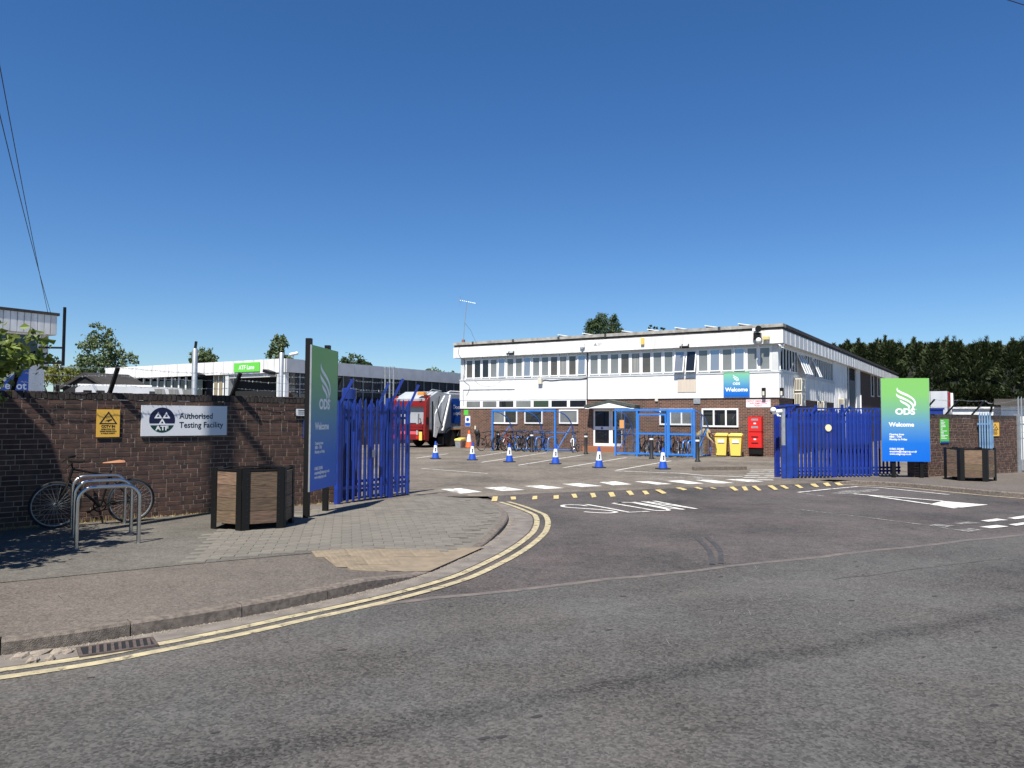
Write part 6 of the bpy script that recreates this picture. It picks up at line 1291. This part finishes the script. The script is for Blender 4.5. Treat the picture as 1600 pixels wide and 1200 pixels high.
p, h = T(945, 488, 72); tree('plane_tree', 'bushy dark tree rising above the roof of the office', p, h, [(.2, 0, h - .8, (1.0, 1.0, .8)), (-.9, 0, h - 1.2, (1.0, 1.0, .7)), (1.0, 0, h - 1.7, (.7, .8, .7)), (-.2, 0, h - 2.2, (1.8, 1.4, 1.2))], 6000, .24, LEAFD, .25, 9, aspect=.4)
p, h = T(92, 571, 58); tree('golden_tree', 'yellow green bushy tree behind the dark shed roof', p, h, [(0, 0, h - .7, (1.5, 1.3, .7)), (-1.2, 0, h - 1.1, (1.0, 1, .7)), (1.2, 0, h - 1.2, (1.0, 1, .6))], 2200, .2, LEAFY, .2, 10)
p, h = T(88, 558, 66); tree('cypress_tree', 'small dark pointed cypress behind the golden tree', p, h, [(0, 0, h - .6, (.35, .4, .7)), (0, 0, h - 1.4, (.6, .6, .8))], 900, .2, LEAFD, .12, 11)
for i, (px, py, lb) in enumerate([(128, 572, 'low dark bush left of the tall birch tree'), (184, 577, 'low dark green bush below the tall birch tree')]):
    p, h = T(px, py, 60); tree('bush', lb, p, h, [(0, 0, h - .8, (1.3, 1.2, .8)), (.9, 0, h - 1.2, (1.0, 1, .8))], 1300, .24, LEAFD, .15, 20 + i)
p, h = T(1021, 509, 80); tree('far_tree', 'tiny tree top just showing above the office coping', p, h, [(0, 0, h - .3, (.5, .5, .35)), (.8, 0, h - .5, (.5, .5, .3))], 260, .2, LEAFD, .15, 12)
# leaning leafy tree at the left edge, in front of the wall
lt = tree('maple_tree', 'leafy green tree overhanging the left end of the brick wall', Vector((-7.2, 9.0, .11)), 3.0, [(1.13, -.05, 2.42, (.55, .7, .30)), (.2, .1, 2.3, (.85, .9, .7)), (.62, .0, 1.85, (.45, .6, .42)), (1.42, -1.0, 2.72, (.30, .6, .26)), (.45, -1.2, 2.3, (.95, .8, .7)), (1.0, -1.75, 2.2, (.55, .5, .5))], 6200, .105, LEAF, .09, 31, 9, aspect=.75)
# row of tall conifers
def conifer_mesh(seed, h=9.0, R0=2.5):
    r = random.Random(seed); vs = []; fs = []; b = MB()
    for i in range(8200):
        t = r.random() ** .85; z = h * (.05 + .95 * t); rad = R0 * (1 - t ** 3.2) * (.80 + .25 * math.sin(z * 2.1 + seed) * math.sin(z * .9)) + .05; a = r.uniform(0, 6.283); rr = rad * (1 - abs(r.gauss(0, .13)))
        lump = 1 + .16 * math.sin(3 * a + z * 1.7 + seed) + .12 * math.sin(5 * a - z * 2.6); rr *= lump
        p = Vector((rr * math.cos(a), rr * math.sin(a), z)); out = Vector((math.cos(a), math.sin(a), 0)); d = (out * r.uniform(.5, 1.1) + Vector((r.uniform(-.4, .4), r.uniform(-.4, .4), r.uniform(.05, 1.1)))).normalized(); s_ = r.uniform(.22, .52); e = d.cross(Vector((r.gauss(0, 1), r.gauss(0, 1), r.gauss(0, 1)))).normalized() * s_ * .22
        o = len(vs); vs += [p - d * .1 - e, p - d * .1 + e, p + d * s_ * .6 + e * .8 - Vector((0, 0, .03)), p + d * s_]; fs += [(o, o + 1, o + 2), (o, o + 2, o + 3)]
    for k in range(3):                                   # nodding leader tips
        bx, by = r.uniform(-.3, .3), r.uniform(-.3, .3); hh = h + r.uniform(.1, .75) * (1 if k == 0 else .5)
        for i in range(120):
            t = r.random(); q = Vector((bx + .25 * t * t, by, h - .9 + (hh - h + .9) * t)); a = r.uniform(0, 6.28); w = .34 * (1 - t) + .05; d = Vector((math.cos(a), math.sin(a), 1.2)).normalized(); e = d.orthogonal().normalized() * .05; p = q + Vector((math.cos(a), math.sin(a), 0)) * w * .4; o = len(vs); vs += [p - e, p + e, p + d * .3]; fs += [(o, o + 1, o + 2)]
    me = bpy.data.meshes.new('crown'); me.from_pydata([tuple(v) for v in vs], [], fs); me.materials.append(CONI)
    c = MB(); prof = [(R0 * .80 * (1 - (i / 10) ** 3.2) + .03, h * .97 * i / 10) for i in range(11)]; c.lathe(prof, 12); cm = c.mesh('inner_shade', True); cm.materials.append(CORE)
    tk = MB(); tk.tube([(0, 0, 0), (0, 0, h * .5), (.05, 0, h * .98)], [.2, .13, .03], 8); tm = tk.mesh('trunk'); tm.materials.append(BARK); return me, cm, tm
CMS = [conifer_mesh(s) for s in (1, 2, 3, 4)]
hp0, hp1 = D(1278, 640, 78), D(1640, 640, 66); nt = 28
cnum = ['first', 'second', 'third', 'fourth', 'fifth', 'sixth', 'seventh', 'eighth', 'ninth', 'tenth', 'eleventh', 'twelfth', 'thirteenth', 'fourteenth', 'fifteenth', 'sixteenth', 'seventeenth', 'eighteenth', 'nineteenth', 'twentieth', 'twenty-first', 'twenty-second', 'twenty-third', 'twenty-fourth', 'twenty-fifth', 'twenty-sixth', 'twenty-seventh', 'last']
rc2 = random.Random(77)
for i in range(nt):
    q = hp0.lerp(hp1, i / (nt - 1)); pxs = 1278 + 362 * i / (nt - 1); tp_ = D(pxs, 541 - 8 * min(1, i / 9) + rc2.uniform(-2.2, 2.2), q.y); s_ = (tp_.z - .05) / 9.35
    rt = thing('conifer_tree', 'tall dark conifer, %s from the office end of the evergreen row' % cnum[i], 'tree', (q.x + rc2.uniform(-.3, .3), q.y + rc2.uniform(-.5, .5), .05), rc2.uniform(0, 6.28), 'row of tall conifers'); rt.scale = (1.0, 1.0, s_)
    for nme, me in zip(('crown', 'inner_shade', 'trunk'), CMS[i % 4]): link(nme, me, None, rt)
# ------------------------------------------------------------------ telegraph pole, wires, house added out of frame on the left for its shadow
tpole = thing('telegraph_pole', 'wooden telegraph pole just outside the left edge casting a shadow on the wall', 'pole', (-6.95, 8.55, .11)); b = MB(); b.lathe([(.13, -.1), (.125, 3), (.10, 10.4), (.09, 10.5)], 14); b.build('shaft', WOODP, tpole, True); b = MB(); b.bar((-.5, 0, 10.2), (.5, 0, 10.2), .09); b.build('cross_arm', WOODP, tpole)
def wire(label, a, c, sag, r=.009):
    P = []
    for i in range(25):
        t = i / 24; v = Vector(a).lerp(Vector(c), t); v.z -= sag * 4 * t * (1 - t); P.append(v)
    b = MB(); b.tube(P, r, 5); b.build('overhead_wire', BLKP, None, True, label=label, cat='wire', group='overhead wires')
we = DC + BX * -.25 + BY * -.2 + Vector((0, 0, dtop + .02))
def backto(px, py, Y): return D(px, py, Y)
wire('overhead wire from the depot roof corner, the upper of two', we, tuple(D(-12, 40, 11.5)), .12, .008); wire('overhead wire from the depot roof corner, the lower of two', we + Vector((.1, 0, -.02)), tuple(D(-12, 130, 11.5)), .12, .008)
wire('overhead wire crossing the top right corner of the sky', tuple(D(1500, -24, 13)), tuple(D(1720, 46, 13)), .0, .008)
hs = thing('unseen_house', 'unseen brick house wall added outside the left edge to shade the pavement', 'building', (-7.76, 9.45, .05), 0); b = MB(); b.box(-8, 0, -7, 0, 0, 4.9); b.build('wall', DBRK, hs); b = MB(); b.box(-8.05, .03, -7.05, .03, 4.9, 4.95); b.build('roof', CANO, hs)  # unseen house, invented to cast the straight shadow on the left wall
